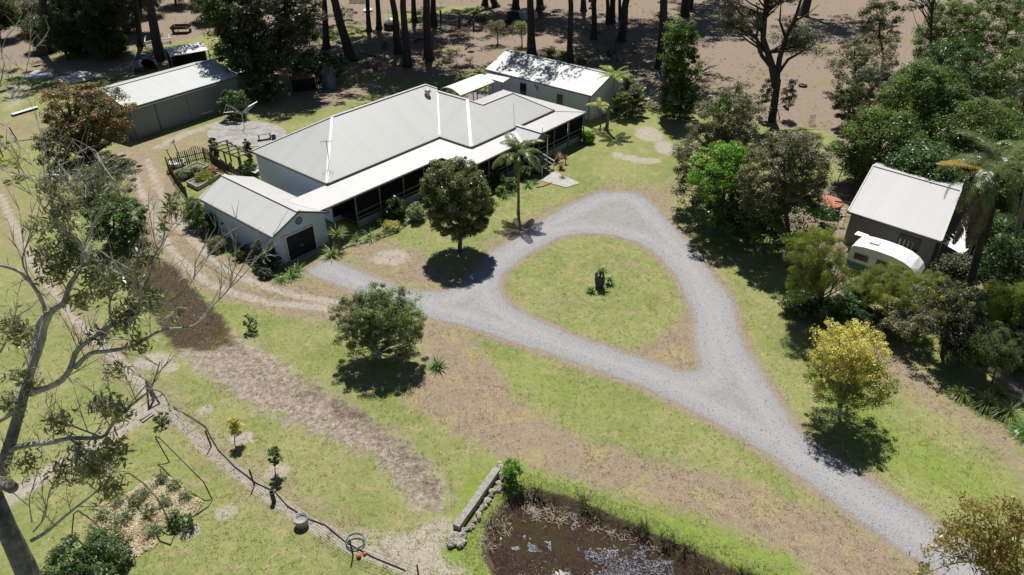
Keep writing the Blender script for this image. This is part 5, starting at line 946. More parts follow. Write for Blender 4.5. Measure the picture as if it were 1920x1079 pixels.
RF = [((1640, 352), [(1570, 1722, 200, 345)], "nearest the paddock at the lower left"), ((1735, 312), [(1655, 1800, 115, 270)], "with fresh green crown in the middle"), ((1830, 350), [(1740, 1925, 180, 340)], "behind the yellowing palm"),
      ((1790, 235), [(1700, 1860, 70, 230)], "at the centre back"), ((1905, 270), [(1835, 1995, 70, 270)], "at the right frame edge"), ((1880, 150), [(1790, 1960, -30, 140)], "at the top right corner"),
      ((1925, 420), [(1860, 1990, 260, 420)], "lowest at the right frame edge"), ((1730, 395), [(1660, 1800, 270, 380)], "in shade directly behind the cabin"), ((1960, 80), [(1880, 2060, -120, 70)], "farthest in the corner"), ((1760, 130), [(1720, 1840, 0, 130)], "back row beside the bare twigged tree")]
for i, (bp, bbs, lb) in enumerate(RF):
    T("rainforest_tree", "dense glossy rainforest tree " + lb, "tree", bp, bbs, "dark" if i in (7, 3) else "forest", "barkd", k=150, per=240, cr=.85, L=.21, seed=70 + i, tr=.22, n_limb=10, group="rainforest trees", lo=.66)
# --- behind and beside the caravan
T("sheoak", "feathery green sheoak in front of the caravan's rear", "tree", (1545, 600), [(1468, 1590, 420, 500), (1480, 1608, 470, 545), (1470, 1540, 500, 560)], "she", k=120, per=150, cr=.42, L=.34, aspect=.07, seed=90, tr=.12, n_limb=40, lo=.5, low=.15, fork=.5)
for i, (bp, bb, lm, asp, L_, lb) in enumerate((((1660, 605), (1610, 1735, 492, 590), "she", .07, .3, "low feathery green shrub in front of the caravan side"), ((1745, 580), (1690, 1800, 505, 572), "she", .07, .3, "feathery green shrub below the white awning"), ((1880, 640), (1830, 1945, 520, 640), "she", .07, .34, "feathery green tree at the right edge below the big palm"), ((1610, 580), (1585, 1650, 518, 575), "bottle", .4, .14, "small leafy shrub between sheoak and caravan"),
      ((1700, 640), (1650, 1760, 570, 630), "olive", .45, .13, "greyish leafy shrub in the bed below the caravan"), ((1860, 720), (1810, 1930, 600, 700), "pine", .1, .3, "thin dark needle tree at the right edge of the lawn"), ((1580, 610), (1545, 1620, 550, 605), "dark", .45, .16, "dark shrub at the lawn edge under the sheoak"), ((1510, 585), (1465, 1550, 540, 590), "dark", .4, .18, "dark shrub at the left foot of the sheoak"),
      ((1740, 600), (1700, 1790, 550, 600), "goldlow", .45, .13, "yellow green leafy shrub below the awning"), ((1640, 620), (1600, 1680, 580, 620), "olive_dk", .4, .15, "dull olive shrub in the bed below the caravan"), ((1800, 600), (1760, 1840, 540, 600), "dark", .45, .16, "dark glossy shrub under the big palm"))):
    T("shrub", lb, "shrub", bp, [bb], lm, k=85, per=130, cr=.42, L=L_, aspect=asp, seed=100 + i, tr=.05, n_limb=14, lo=.45, low=.08, parts=("stem", "foliage"), group="shrubs round the caravan")
T("small_tree", "small leaved tree with dark trunk at the back of the right lawn", "tree", (1766, 668), [(1722, 1850, 510, 610), (1780, 1860, 560, 640)], "olive_dk", "barkd", k=90, per=110, cr=.4, L=.13, seed=115, tr=.12, n_limb=40, lo=.5, low=.3, more=[([(1730, 1830, 515, 580)], "lemon", 10, 40, .35, .12)])
for i, (bp, bb, lb) in enumerate((((1795, 688), (1765, 1850, 590, 680), "dark leafy tree casting deep shade on the right lawn"), ((1935, 690), (1895, 1990, 590, 685), "dark leafy tree at the frame edge beside the right lawn"))):
    T("small_tree", lb, "tree", bp, [bb], "olive_dk", "barkd", k=60, per=120, cr=.5, L=.16, seed=118 + i, tr=.09, n_limb=20, lo=.5)
fm_syg = [frondmesh("frond", 4.3, 60, .85, .05, (e0, e0 - 1.9), LM["palmg"], 50 + i, vee=.2, leafdroop=1.1) for i, e0 in enumerate((.6, .3, .1))]
def syg_extra(t, top):
    dm = frondmesh("frond", 4.8, 60, .8, .08, (-1.15, -1.58), LM["frondd"], 61, vee=-.2, leafdroop=1.4); ym = frondmesh("frond", 4.0, 56, .75, .06, (.35, -.35), LM["frondo"], 62, vee=.25, leafdroop=.7)
    for i in range(20):
        o = link("dead_frond", dm, t); o.location = top - t.location - Vector((0, 0, .25)); o.rotation_euler = (0, .1 * (i % 3), i * 1.05)
    o = link("yellow_frond", ym, t); o.location = top - t.location; o.rotation_euler = (0, -.15, math.pi * .98); o["label"] = "yellowing frond reaching left"
def hubx(bp, px, py): b0 = G(*bp); return (px - 960) / F * b0.y / (CP + (540 - py) / F * SP) - b0.x
b0 = G(1800, 600); palm("cocos_palm", "big arching feather palm with dead skirt and one yellow frond beside the cabin", b0, hz((1800, 600), 330), .27, fm_syg, 24, M["barkd"], seed=51, lean=(hubx((1800, 600), 1866, 335), 0), elev=(-.35, 1.15), s=.95, extra=syg_extra)
palm("cocos_palm", "second feather palm at the right frame edge behind the cabin", G(1880, 540), hz((1880, 540), 310), .22, fm_syg, 14, M["palmtrunk"], seed=52, lean=(hubx((1880, 540), 1935, 310), 0), elev=(-.3, 1.1), s=.85)
for i, (px, py, s_, lb) in enumerate(((1625, 225, .75, "pale palm fronds reaching out of the rainforest's left side, upper"), (1612, 250, .75, "yellow green palm fronds reaching out of the rainforest's left side, lower"), (1600, 345, .7, "small palm at the dark edge beside the lamp post"))):
    palm("understory_palm", lb, G(px, py), 1.5, .12, fm_sm if i < 2 else fm_bush, 9, M["palmtrunk"], seed=120 + i, elev=(-.1, 1.1), s=s_ * 1.5, group="palms at the rainforest edge")
LT = [(1676, 612, 1.0, "beside the leaf litter edge, left of the leaning trunk"), (1700, 622, 1.1, "on the right lawn edge below the caravan bed"), (1655, 600, .9, "behind the lawn edge under the caravan shrubs"), (1735, 640, .8, "left of the small leaved tree's foot"), (1790, 650, .9, "just right of the small leaved tree's foot"), (1815, 632, .8, "pale one in the leaf litter behind the small tree"), (1848, 762, 1.25, "standing out on the right lawn edge, largest"), (1890, 782, 1.25, "second from the frame on the right lawn edge"), (1925, 815, 1.3, "cut by the right frame edge"), (1760, 628, .8, "behind the small leaved tree trunk"), (1800, 745, .9, "in shade at the lawn's right border"), (1875, 745, 1.0, "shaded one behind the largest clump"),
      (1620, 612, .9, "under the yellow tree's far side"), (1565, 606, .9, "in deep shade at the grove lawn edge"), (1600, 590, .8, "dark one below the sheoak"), (1910, 700, 1.0, "shaded at the far right")]
for i, (px, py, L_, lb) in enumerate(LT): tuft("strappy_clump", "arching strap leaved clump " + lb, "grass clump", G(px, py), LM["strap" if i % 4 else "agap"], 210, L_ * 1.2, .036, 1.15, 1.15, 130 + i, "strappy clumps on the right border")
for i, (bp, bbs, lm, lb) in enumerate((((1900, 560), [(1840, 1960, 440, 560)], "dark", "dark dense tree behind the big feather palm's trunk"), ((1870, 480), [(1815, 1900, 400, 480)], "dark", "dark bushy tree between the cabin's right end and the palms"), ((1930, 640), [(1880, 1990, 540, 640)], "forest", "green tree at the right frame edge behind the needle tree"), ((1790, 540), [(1765, 1830, 480, 535)], "olive_dk", "dull shrub under the white awning's right side"))):
    T("edge_tree", lb, "tree", bp, bbs, lm, "barkd", k=90, per=120, cr=.6, L=.2, seed=400 + i, tr=.12, n_limb=10)
# --- upper left bush and fig
UL = [((172, 108), [(112, 215, -90, 50), (120, 200, 20, 90)], "pine", "dark feathery tree with several stems left of the blue tarpaulin shelter"), ((208, 97), [(165, 245, -60, 60)], "olive_dk", "dull green tree right of the dark feathery tree"), ((128, 112), [(85, 150, 20, 105)], "pine", "low dark bushy tree beside the leftmost gum trunk"), ((150, 60), [(90, 190, -120, 20)], "olive_dk", "olive tree behind the upper left thicket"),
      ((30, 30), [(-40, 60, -120, 10)], "dark", "dark tree in the top left corner"), ((240, 60), [(205, 290, -110, 20)], "olive_dk", "thin olive tree between the thicket and two gum trunks"), ((95, 95), [(50, 100, 30, 90)], "olive_dk", "yellowish bushy tree left of the thicket"), ((60, 12), [(10, 110, -60, 5)], "dark", "far dark tree at the top edge left of the leftmost gum"), ((120, 20), [(85, 170, -60, 14)], "olive_dk", "far dull tree at the top edge above the thicket"), ((330, 12), [(285, 370, -60, 4)], "olive_dk", "far tree at the top edge above the rusty trailer"), ((190, 60), [(150, 230, -20, 55)], "dark", "deep green tree inside the thicket"), ((0, 75), [(-40, 25, -20, 60)], "pine", "dark tree cut by the left frame edge above the silver sheet"), ((265, 30), [(230, 300, -60, 25)], "pine", "far thin tree between two gum trunks at the top"), ((140, 104), [(105, 180, 40, 102)], "olive_dk", "bushy olive undergrowth in the middle of the thicket"), ((198, 112), [(165, 235, 50, 110)], "pine", "dark needle undergrowth at the thicket's right edge"), ((60, 62), [(25, 105, 0, 58)], "olive_dk", "dull bushy tree between the frame edge and leftmost gum"), ((110, 62), [(75, 150, -10, 58)], "dark", "dark bushy tree just right of the leftmost gum"), ((232, 62), [(205, 262, -20, 58)], "olive_dk", "bushy tree right of the thicket near the pale trunk"), ((395, 40), [(350, 430, -40, 36)], "olive_dk", "far bushy tree left of the fig's crown"), ((175, 40), [(130, 230, -40, 36)], "pine", "far needle tree rising behind the thicket")]
for i, (bp, bbs, lm, lb) in enumerate(UL): T("bush_tree", lb, "tree", bp, bbs, lm, "barkd", k=130, per=150, cr=.95, L=.30, aspect=.3, seed=150 + i, tr=.2, n_limb=26, lo=.45, low=.2, hang=.3)
T("shrub", "bright green weedy shrub in sun beside the gum trunk", "shrub", (222, 90), [(205, 236, 60, 88)], "bright", k=16, per=60, cr=.6, L=.22, seed=160, tr=.05, n_limb=5, parts=("stem", "foliage"))
tuft("dry_grass_clump", "dry tan grass clump at the foot of the leftmost gum", "grass clump", G(100, 98), LM["dry"], 160, 1.6, .05, .5, 1.1, 161)
T("fig_tree", "huge dark spreading fig shading the shed and yard", "tree", (505, 172), [(372, 480, -60, 90), (440, 590, -90, 70), (410, 545, 30, 140), (510, 610, -20, 100)], "olive_dk", "barkd", k=260, per=140, cr=.95, L=.33, seed=162, tr=.5, n_limb=50, lo=.5, low=.15, more=[([(400, 560, 60, 140)], "dark", 90, 120, .9, .3), ([(376, 480, -40, 90)], "forest", 60, 110, .8, .28)])
T("shrub", "large leaved dark glossy shrub beside the blue grey tank", "shrub", (600, 150), [(545, 648, 95, 155)], "dark", k=50, per=60, cr=.7, L=.42, seed=163, tr=.1, n_limb=10, parts=("stem", "foliage"), more=[([(560, 640, 90, 130)], "bright", 6, 30, .5, .36)])
T("shrub", "black green shrub against the right end of the grey shed", "shrub", (436, 222), [(412, 462, 168, 222)], "dark", k=36, per=80, cr=.55, L=.26, seed=164, tr=.08, n_limb=8, parts=("stem", "foliage"))
T("shrub", "dark shrub under the fig's left side behind the yard", "shrub", (480, 190), [(450, 530, 130, 190)], "dark", k=44, per=80, cr=.65, L=.3, seed=165, tr=.08, n_limb=8, parts=("stem", "foliage"))
for i, (bp, bb, lm, lb) in enumerate((((934, 84), (908, 950, 33, 72), "olive", "small grey green paddock tree behind the annex, left of a pair"), ((979, 88), (954, 1000, 36, 68), "bottle", "small yellow green paddock tree behind the annex, right of a pair"))):
    T("paddock_tree", lb, "tree", bp, [bb], lm, k=40, per=60, cr=.5, L=.2, aspect=.3, seed=170 + i, tr=.09, n_limb=30, lo=.4, low=.2)
for i, (bp, bb, lm, lb) in enumerate((((1030, 108), (1020, 1042, 92, 108), "bright", "green fern like shrub behind the annex ridge, left"), ((1060, 112), (1048, 1068, 95, 112), "bright", "green fern like shrub behind the annex ridge beside a trunk"), ((1150, 115), (1130, 1172, 70, 115), "dark", "dark palm like shrub among the trunks behind the annex"), ((1085, 122), (1068, 1100, 108, 122), "olive", "low olive shrub behind the annex's right end"), ((630, 40), (610, 680, 10, 38), "olive_dk", "hanging foliage clump between the two leaning gum trunks"), ((1475, 60), (1465, 1500, 25, 60), "pine", "dull shrub far behind the branching gum"), ((1390, 235), (1365, 1412, 205, 235), "olive_dk", "dark shrub left of the branching gum's foot"), ((900, 40), (890, 915, 28, 42), "olive", "small twiggy shrub right of the stump posts"), ((1010, 30), (1000, 1024, 10, 30), "olive", "thin twiggy shrub among the far trunks"))):
    T("shrub", lb, "shrub", bp, [bb], lm, k=18, per=50, cr=.5, L=.24, aspect=.35, seed=180 + i, tr=.04, n_limb=12, lo=.4, parts=("stem", "foliage"), group="shrubs in the back paddock")
# --- tall gum trunks; their crowns stand above the photograph
protos = []
def gum_proto(i):
    rng = np.random.default_rng(200 + i); t = thing("tall_gum", "", "gum tree", (0, 0, 0)); mb = MB(); h = 24.0
    pts = [Vector((0, 0, -.2)), Vector((0, 0, .6))] + [Vector((rng.normal() * .05 * k, rng.normal() * .05 * k, h * k / 9)) for k in range(1, 10)]
    mb.tube(pts, [1.65, 1.18] + [1.0 - .085 * k for k in range(1, 10)], 10, cap=False)
    CC = lobes(rng, [(0, 0, 18.4, 9, 9, 3.6), (rng.uniform(-3, 3), rng.uniform(-3, 3), 24, 6, 6, 3)], 120, .25)
    for c in CC[:44]: c = Vector(c); a = Vector((pts[6].x, pts[6].y, c.z - rng.uniform(2, 4.5))); mb.tube(bez(a, a.lerp(c, .5) + Vector((0, 0, -.3)), c, 5), [.22, .17, .12, .08, .04], 4, cap=False)
    V, Q = cloud(rng, CC, 72, 1.15, .5, .34, .5, .6, .5)
    return t, mb, V, Q
GP = []
for i in range(3):
    t, mb, V, Q = gum_proto(i); mt = mb.build("trunk", M["barkd"], t, smooth=True).data; mc = npmesh("crown", V, Q, LM["olive_dk"]); link("crown", mc, t); GP.append(t)
GT = [(78, 104, 82, 0, 11, "leftmost gum trunk at the upper left clearing"), (264, 87, 253, 0, 8, "paler gum trunk leaning left behind the white frame"), (302, 113, 277, 0, 14, "thick leaning gum trunk between the tarpaulin shelter and white lean-to"), (612, 92, 608, 0, 10, "dark gum trunk left of the two leaning trunks beyond the fig"), (659, 114, 626, 0, 15, "thick grey gum trunk leaning left beside the glossy shrub"), (692, 60, 689, 0, 7, "thin dark trunk left of the domed tank"), (711, 56, 708, 0, 8, "trunk directly left of the domed tank"), (747, 101, 737, 0, 11, "trunk just right of the domed tank, leaning left"), (764, 125, 756, 0, 12, "tall straight trunk nearest the house roof's left ridge"), (777, 42, 775, 0, 8, "far thin trunk behind the tallest straight trunk"),
      (804, 113, 799, 0, 14, "thick dark trunk left of the stump posts"), (814, 50, 812, 0, 9, "far trunk hidden behind the thick dark trunk"), (909, 11, 911, -10, 8, "far trunk cut short by the frame above the stump posts"), (930, 14, 922, -5, 9, "leaning far trunk left of the dome tent"), (967, 18, 967, 0, 10, "trunk rising behind the dome tent"), (997, 104, 994, 0, 13, "thick dark trunk behind the annex's left end"), (1013, 18, 1012, 0, 10, "trunk just right of the dome tent"), (1069, 124, 1069, 0, 10, "straight black trunk behind the middle of the annex"), (1094, 22, 1094, -5, 8, "trunk beside the wooden nest box, left"), (1113, 74, 1115, 0, 9, "trunk right of the nest box"), (1140, 46, 1139, 0, 6, "thinnest trunk in the cluster right of the nest box"), (1147, 44, 1149, 0, 9, "middle trunk of the cluster behind the tall feather palm"), (1165, 78, 1175, 0, 12, "trunk leaning right above the tall feather palm"), (1163, 40, 1162, 0, 5, "slim stem behind the trunk that leans right"),
      (1238, 128, 1245, 0, 14, "thick dark trunk left of the narrow upright tree"), (1243, 34, 1246, 0, 10, "far trunk behind the thick trunk near the narrow tree"), (1283, 31, 1286, 0, 12, "trunk above the narrow upright tree"), (1293, 18, 1296, 0, 8, "far trunk right of the narrow upright tree's top"), (543, 76, 538, 0, 13, "dark trunk behind the fig's crown"), (1505, 30, 1530, -40, 12, "far trunk behind the branching gum"),
      (560, 30, 556, -40, 10, "far trunk at the top edge right of the fig"), (1345, -5, 1345, -60, 9, "distant trunk at the top edge left of the branching gum")]
rg = random.Random(4); used = set()
for i, (bx, by, tx, ty_, wpx, lb) in enumerate(GT):
    g = GP[i % 3]; o = g if i % 3 not in used else copy_tree(g); used.add(i % 3)
    b0 = G(bx, by); zt = hz((bx, by), ty_); cy = (540 - ty_) / F; tt = b0.y / (CP + cy * SP); top = Vector(((tx - 960) / F * tt, b0.y, zt)); d = (top - b0).normalized()
    o.location = b0; o.rotation_mode = 'QUATERNION'; o.rotation_quaternion = d.to_track_quat('Z', 'Y') @ Matrix.Rotation(rg.uniform(0, 6.28), 3, 'Z').to_quaternion()
    dist = (b0 - camo.location).length; r = wpx * .5 * dist / F * .95; s_ = .98 + .2 * r / .5; q = r / .82
    for ch in o.children:
        if ch.name.startswith("trunk"): ch.scale = (q, q, 1.0)
        else: ch.scale = (s_, s_, 1)
    tag(o, "tall dark barked gum: " + lb, "gum tree", "tall gum trunks in the back paddock")
# --- beds along the verandah and round the garage
KIND = dict(a=("strappy_plant", "agap", 60, .8, .05, .85), c=("cordyline", "cordy", 44, .8, .13, .5), p=("bromeliad", "purple", 36, .45, .06, .5), s=("spiky_plant", "strap", 60, .85, .06, .45), g=("grassy_plant", "bottle", 80, .6, .025, .7))
BED = [(636, 468, "s", 1.15, 1.35, "tall stemmed spiky cordyline beside the garage's right corner"), (622, 482, "s", 1.3, .1, "pale spiky clump at the right of the garage door"), (642, 458, "s", 1.0, .9, "second spiky cordyline behind the pale clump"), (668, 454, "a", 1.25, 0, "green strappy clump left end of the verandah bed"), (694, 449, "a", 1.45, 0, "large strappy clump second along the verandah bed"), (709, 446, "p", 1.3, 0, "small burgundy plant low in the verandah bed"), (705, 424, "a", 1.0, .2, "bright strappy plant against the lattice"), (724, 440, "g", 1.5, 0, "fine grassy clump beside the burgundy plant"), (700, 412, "c", .7, .6, "pinkish cordyline tuft against the lattice"),
      (1045, 305, "c", 1.1, .3, "cream and pink cordyline right of the steps, taller"), (1060, 308, "p", 1.2, .5, "burgundy cordyline right of the steps"), (1052, 318, "c", .8, .2, "low pink cordyline beside the steps"), (1008, 320, "c", 1.0, .4, "pink cordyline left of the steps"), (945, 372, "a", 1.1, 0, "strappy plant at the palm bed's left end"), (925, 385, "a", 1.0, 0, "strappy clump beside the round tree's right side"), (990, 352, "a", 1.1, 0, "strappy clump right of the slender palm"), (1003, 345, "g", 1.0, 0, "grassy clump at the bed edge by the concrete slab"), (960, 365, "a", .9, 0, "dark strappy clump behind the slender palm"), (1055, 335, "g", .9, 0, "low grassy clump beside the concrete slab's right edge"), (770, 405, "a", 1.1, 0, "strappy clump below the silvery bush"), (546, 521, "a", 1.3, 0, "strappy white flowered clump in front of the garage corner"), (530, 528, "a", 1.3, 0, "strappy clump left of the garage door's shade"), (558, 511, "a", 1.2, 0, "strappy clump nearest the garage door")]
for i, (px, py, kd, s_, z, lb) in enumerate(BED):
    nm, lm, n, L_, wd, dr = KIND[kd]; o = tuft(nm, lb, "plant", G(px, py), LM[lm], n, L_ * s_, wd, dr, 1.05, 210 + i, "plants in the house beds", z=z)
    if z > .15:
        mb = MB(); mb.tube([G(px, py), G(px, py) + Vector((.03, 0, z))], .05, 6); mb.build("stem", M["bark"], o)
SH = [(742, 410, .95, 2.2, "dark", .22, "dark glossy bush against the verandah rail, left of the round tree"), (735, 430, .7, .6, "lemon", .15, "lemon variegated low shrub in the verandah bed"), (782, 413, .85, 1.5, "herb", .16, "silvery green bush left of the round tree"), (930, 350, .9, 1.5, "palmg", .28, "broad leaved shrub left of the slender palm"), (955, 355, .8, 1.0, "dark", .16, "dark leafy shrub behind the slender palm"), (985, 335, .8, 1.3, "dark", .16, "dark leafy shrub at the left of the steps"), (1102, 268, .7, 1.2, "bright", .17, "bright green bush at the verandah's right corner"), (905, 388, .6, .8, "round", .14, "reddish flecked shrub at the round tree's right side"), (940, 365, .5, .8, "agap", .14, "glossy low shrub with pale flowers in the palm bed"),
      (375, 425, 1.15, 2.3, "dark", .17, "dark green bush at the garage's back left corner beside the track"), (362, 400, .7, 1.6, "bottle", .16, "yellow green bush by the paling fence end"), (410, 468, .75, 1.0, "olive", .13, "bronze twiggy shrub along the garage's side"), (432, 440, .45, 2.2, "dark", .15, "narrow climber on the garage's side wall"), (395, 440, .8, 1.9, "dark", .16, "dark shrub hugging the garage's side wall"), (455, 485, .6, .8, "dark", .14, "low dark shrub in the garage side bed, middle"), (490, 500, .45, 2.4, "olive_dk", .14, "tall narrow shrub at the garage front corner, outer"), (512, 505, .7, 1.9, "dark", .15, "dark dense shrub at the garage front corner"), (500, 520, .55, .7, "olive_dk", .13, "low dark shrub below the garage front corner"), (527, 352, .5, 1.6, "olive_dk", .15, "dark narrow shrub against the house's left wall"), (470, 330, .9, 1.2, "dark", .18, "dark leafy bush between the pergola and house"),
      (370, 330, .7, .9, "bottle", .14, "yellow green bush inside the paling enclosure"), (385, 340, .9, .9, "goldlow", .14, "yellowish herb bush in the planted garden bed"), (345, 335, .7, 1.0, "herb", .13, "silvery plant along the paling fence"), (400, 330, .6, .9, "cordy", .1, "reddish brown herb patch near the garage ridge end"), (405, 292, .5, 1.9, "dark", .17, "dark climber on the pergola's left post"), (468, 300, .5, 2.3, "forest", .17, "leafy climber on the pergola's right corner"), (462, 476, .5, .6, "rusty", .14, "small rusty shrub beside the twiggy stick heap")]
for i, (px, py, r, h, lm, L_, lb) in enumerate(SH): shrub("shrub" if "climber" not in lb else "climber", lb, G(px, py), r, h, LM[lm], L=L_, k=int(18 + 22 * r), per=70, seed=250 + i, group="shrubs in the house beds", cat="shrub" if "climber" not in lb else "climber")
for i, (px, py, h, lb) in enumerate(((347, 322, 3.0, "tallest thin papaya stem with a leaf tuft in the enclosure"), (329, 318, 2.0, "shorter thin papaya stem with a leaf tuft in the enclosure"))):
    b0 = G(px, py); t = thing("papaya_tree", lb, "papaya tree", b0); part("trunk", t, M["palmtrunk"], lambda mb: mb.tube([b0, b0 + Vector((-.15, 0, h * .5)), b0 + Vector((-.35, 0, h))], [.09, .07, .04], 6)); V, Q = blades(np.random.default_rng(300 + i), 9, .5, .22, .8, 1.2); link("crown", npmesh("crown", V + np.array([-.35, 0, h]), Q, LM["bottle"]), t)
mt_ = G(455, 490); tag(part("stick_heap", None, M["barkp"], lambda mb: [mb.tube([G(440 + 4 * i, 470 + 4 * i, .1), G(452 + 5 * i, 462 + 5 * i, .7), G(470 + 4 * i, 466 + 3 * i, .9 - .1 * i)], [.03, .022, .01], 5) for i in range(9)]), "pile of pale bare sticks in the garage side bed", "sticks")
edge_pts = [(640, 468), (655, 462), (700, 452), (740, 438), (765, 420)]
be = thing("bed_edging", "pale stone edging along the verandah flower bed", "edging", G(700, 452))
for i in range(26):
    f = i / 25 * (len(edge_pts) - 1); k = min(int(f), len(edge_pts) - 2); a = G(*edge_pts[k]).lerp(G(*edge_pts[k + 1]), f - k); part("stone", be, M["stone"], lambda mb: mb.rock(a + Vector((0, 0, .05)), (.17, .12, .09), 300 + i))
tag(part("hose_line", None, M["orange"], lambda mb: mb.tube([G(*k, .05) for k in ((1005, 352), (1018, 350), (1028, 346), (1036, 342))], .05, 6)), "tan curved timber edging strip beside the concrete slab", "edging")
# --- vegetable bed
VG = [(305, 905, .55), (328, 915, .5), (272, 930, .5), (350, 935, .5), (255, 948, .6), (222, 945, .5), (312, 945, .55), (240, 975, .65), (285, 965, .6), (218, 985, .6), (195, 970, .5), (290, 1000, .6), (222, 1010, .55), (252, 1020, .5), (330, 975, .55), (180, 1000, .5)]
for i, (px, py, r) in enumerate(VG):
    if i in (13,): continue
    shrub("vegetable_plant", "silvery sprawling vegetable plant growing in the straw mulched bed", G(px, py), r * .68, r * 1.2, LM["herb" if i % 4 else "bottle"], L=.10, k=13, per=26, seed=330 + i, group="vegetable plants in the straw bed", cat="vegetable plant", cr=.2)
for i, (px, py, lb) in enumerate(((330, 985, "dark leafy plant at the lower right of the straw bed"), (355, 990, "small dark seedling in a bare patch right of the straw bed"), (305, 795, "leafy weed at the foot of the gate post"))): shrub("shrub", lb, G(px, py), .42, .8, LM["dark"], L=.12, k=12, per=34, seed=350 + i)
T("shrub", "dense dark green dome shaped bush at the lower left", "shrub", (155, 1082), [(85, 240, 1000, 1110)], "dark", k=90, per=150, cr=.32, L=.12, seed=355, tr=.06, n_limb=8, parts=("stem", "foliage"))
rng = np.random.default_rng(9); sb = P2([(285, 895), (365, 925), (375, 955), (320, 990), (255, 1045), (215, 1040), (160, 995), (180, 965), (240, 935)])
lo_, hi_ = sb.min(0), sb.max(0); q = rng.uniform(lo_, hi_, (16000, 2)); q = q[(sdf(q, sb) + .9 * np.array([mnoise.noise((x * 1.2, y * 1.2, 0)) for x, y in q])) < -.05]; n = len(q)
V, Q = leaves(np.column_stack([q, rng.uniform(.02, .12, n)]), unit(rng.normal(size=(n, 3)) * .35 + np.array([0, 0, 1])), rdir(rng, n), rng.uniform(.12, .3, n), rng.uniform(.02, .045, n), .05)
tag(link("straw_mulch", npmesh("straw_mulch", V, Q, LM["straw"])), "loose straw mulch spread over the vegetable bed", "mulch", kind="stuff")
# --- twiggy scrub in the leaf litter
for i, (px, py, r, h, lb) in enumerate(((845, 112, .9, 1.6, "twiggy scrub left of the small paddock trees"), (880, 122, .8, 1.2, "sparse twiggy scrub near the annex's left gable"), (722, 92, .8, 1.3, "twiggy scrub between the leaning trunks"), (795, 128, .9, 1.1, "low scrub in front of the thick dark trunk"), (690, 128, .8, 1.2, "pinkish dead scrub right of the glossy shrub"), (1185, 100, .9, 1.6, "twiggy scrub right of the trunk that leans right"), (1210, 150, .8, 1.3, "low scrub between the annex end and narrow tree"), (1325, 165, .9, 1.4, "dry scrub in the paddock right of the narrow tree"), (1345, 70, 1.0, 1.6, "grey scrub in the sunny paddock far right"), (930, 60, .9, 1.3, "scrub below the dome tent"), (1060, 70, .9, 1.2, "scrub between two middle trunks"))):
    plant("scrub_bush", lb, "scrub", G(px, py), [(0, 0, h * .5, r, r, h * .5)], LM["dry" if i % 3 == 1 else "olive_dk"], M["barkp" if i % 2 else "bark"], 14, 26, .35, .16, .35, tr=.03, n_limb=14, seed=430 + i, group="twiggy scrub in the back paddock", parts=("stem", "foliage"), low=.03, lo=.4)
# --- fallen branches in the back paddock
for i, (px, py, a, ln, lb) in enumerate(((760, 75, .3, 4, "fallen branch lying between the straight trunks"), (880, 90, 1.2, 3, "fallen branch lying left of the small paddock trees"), (1110, 60, 2.2, 4, "fallen branch lying under the trunk cluster"), (1330, 130, .8, 3.5, "fallen branch lying in the sunny dry paddock"), (690, 105, 2.6, 3, "fallen branch lying beside the leaning grey trunk"), (1020, 60, .1, 4.5, "fallen branch lying in front of the dome tent"), (1380, 190, 2.0, 3, "fallen branch lying left of the branching gum"))):
    c = G(px, py); d = Vector((math.cos(a), math.sin(a), 0)); n_ = Vector((-d.y, d.x, 0)); tag(part("fallen_branch", None, M["bark"], lambda mb: [mb.tube([c - d * ln * .5 + Vector((0, 0, .1)), c + Vector((0, 0, .22)) + n_ * .2, c + d * ln * .5 + Vector((0, 0, .15))], [.13, .10, .04], 6), mb.tube([c + Vector((0, 0, .2)), c + d * .8 + n_ * .9 + Vector((0, 0, .4))], [.07, .02], 5), mb.tube([c + d * ln * .2 + Vector((0, 0, .18)), c + d * ln * .35 - n_ * .8 + Vector((0, 0, .5))], [.06, .02], 5)]), lb, "branch", "fallen branches in the back paddock")
# --- short lawn tufts and loose stones
def fields(q):
    return np.maximum(sdf(q, DRIVE_W), -sdf(q, ISL_W)), sdf(q, POND_W)
def nz2(q, s_, z): return np.array([mnoise.noise((x * s_, y * s_, z)) for x, y in q])
rng = np.random.default_rng(55); q = np.column_stack([rng.uniform(-34, 34, 90000), 17 + 48 * rng.random(90000) ** 1.3]); q = q[np.abs(q[:, 0]) < q[:, 1] * .78 + 6]
sd_, sp = fields(q); q = q[(sd_ > .15) & (sp > .3)]; dm = nz2(q, .3, 2.) + .6 * nz2(q, 1.4, 5.)
for nm, sel, lm_, L_, per_, lb in (("lawn_tufts", (dm > -.1) & (rng.random(len(q)) < .62), leafmat("lawn_blades", [(.10, .13, .03), (.16, .18, .05), (.25, .235, .10)], gloss=.55, spec=.15, lift=1.2), .075, 4, "short green tufts scattered through the mown lawn"), ("dry_tufts", (dm < -.02) & (rng.random(len(q)) < .3), leafmat("dry_lawn_blades", [(.18, .14, .08), (.27, .21, .13), (.36, .30, .2)], gloss=.7, spec=.1, lift=1), .07, 4, "short dry tufts scattered through the worn lawn")):
    a = np.repeat(q[sel], per_, 0); V, Q = blades(rng, len(a), L_, .022, .7, 1.2, seg=2, base_r=.12); V = V.reshape(len(a), -1, 3); V[:, :, :2] += a[:, None]; tag(link(nm, npmesh(nm, V.reshape(-1, 3), Q, lm_)), lb, "grass", kind="stuff")
q = np.column_stack([rng.uniform(-22, 26, 60000), rng.uniform(18, 66, 60000)]); sd_, _ = fields(q); q = q[(sd_ < .35 * rng.random(len(q)) ** 2) & (sd_ > -3.2)][:15000]; n = len(q)
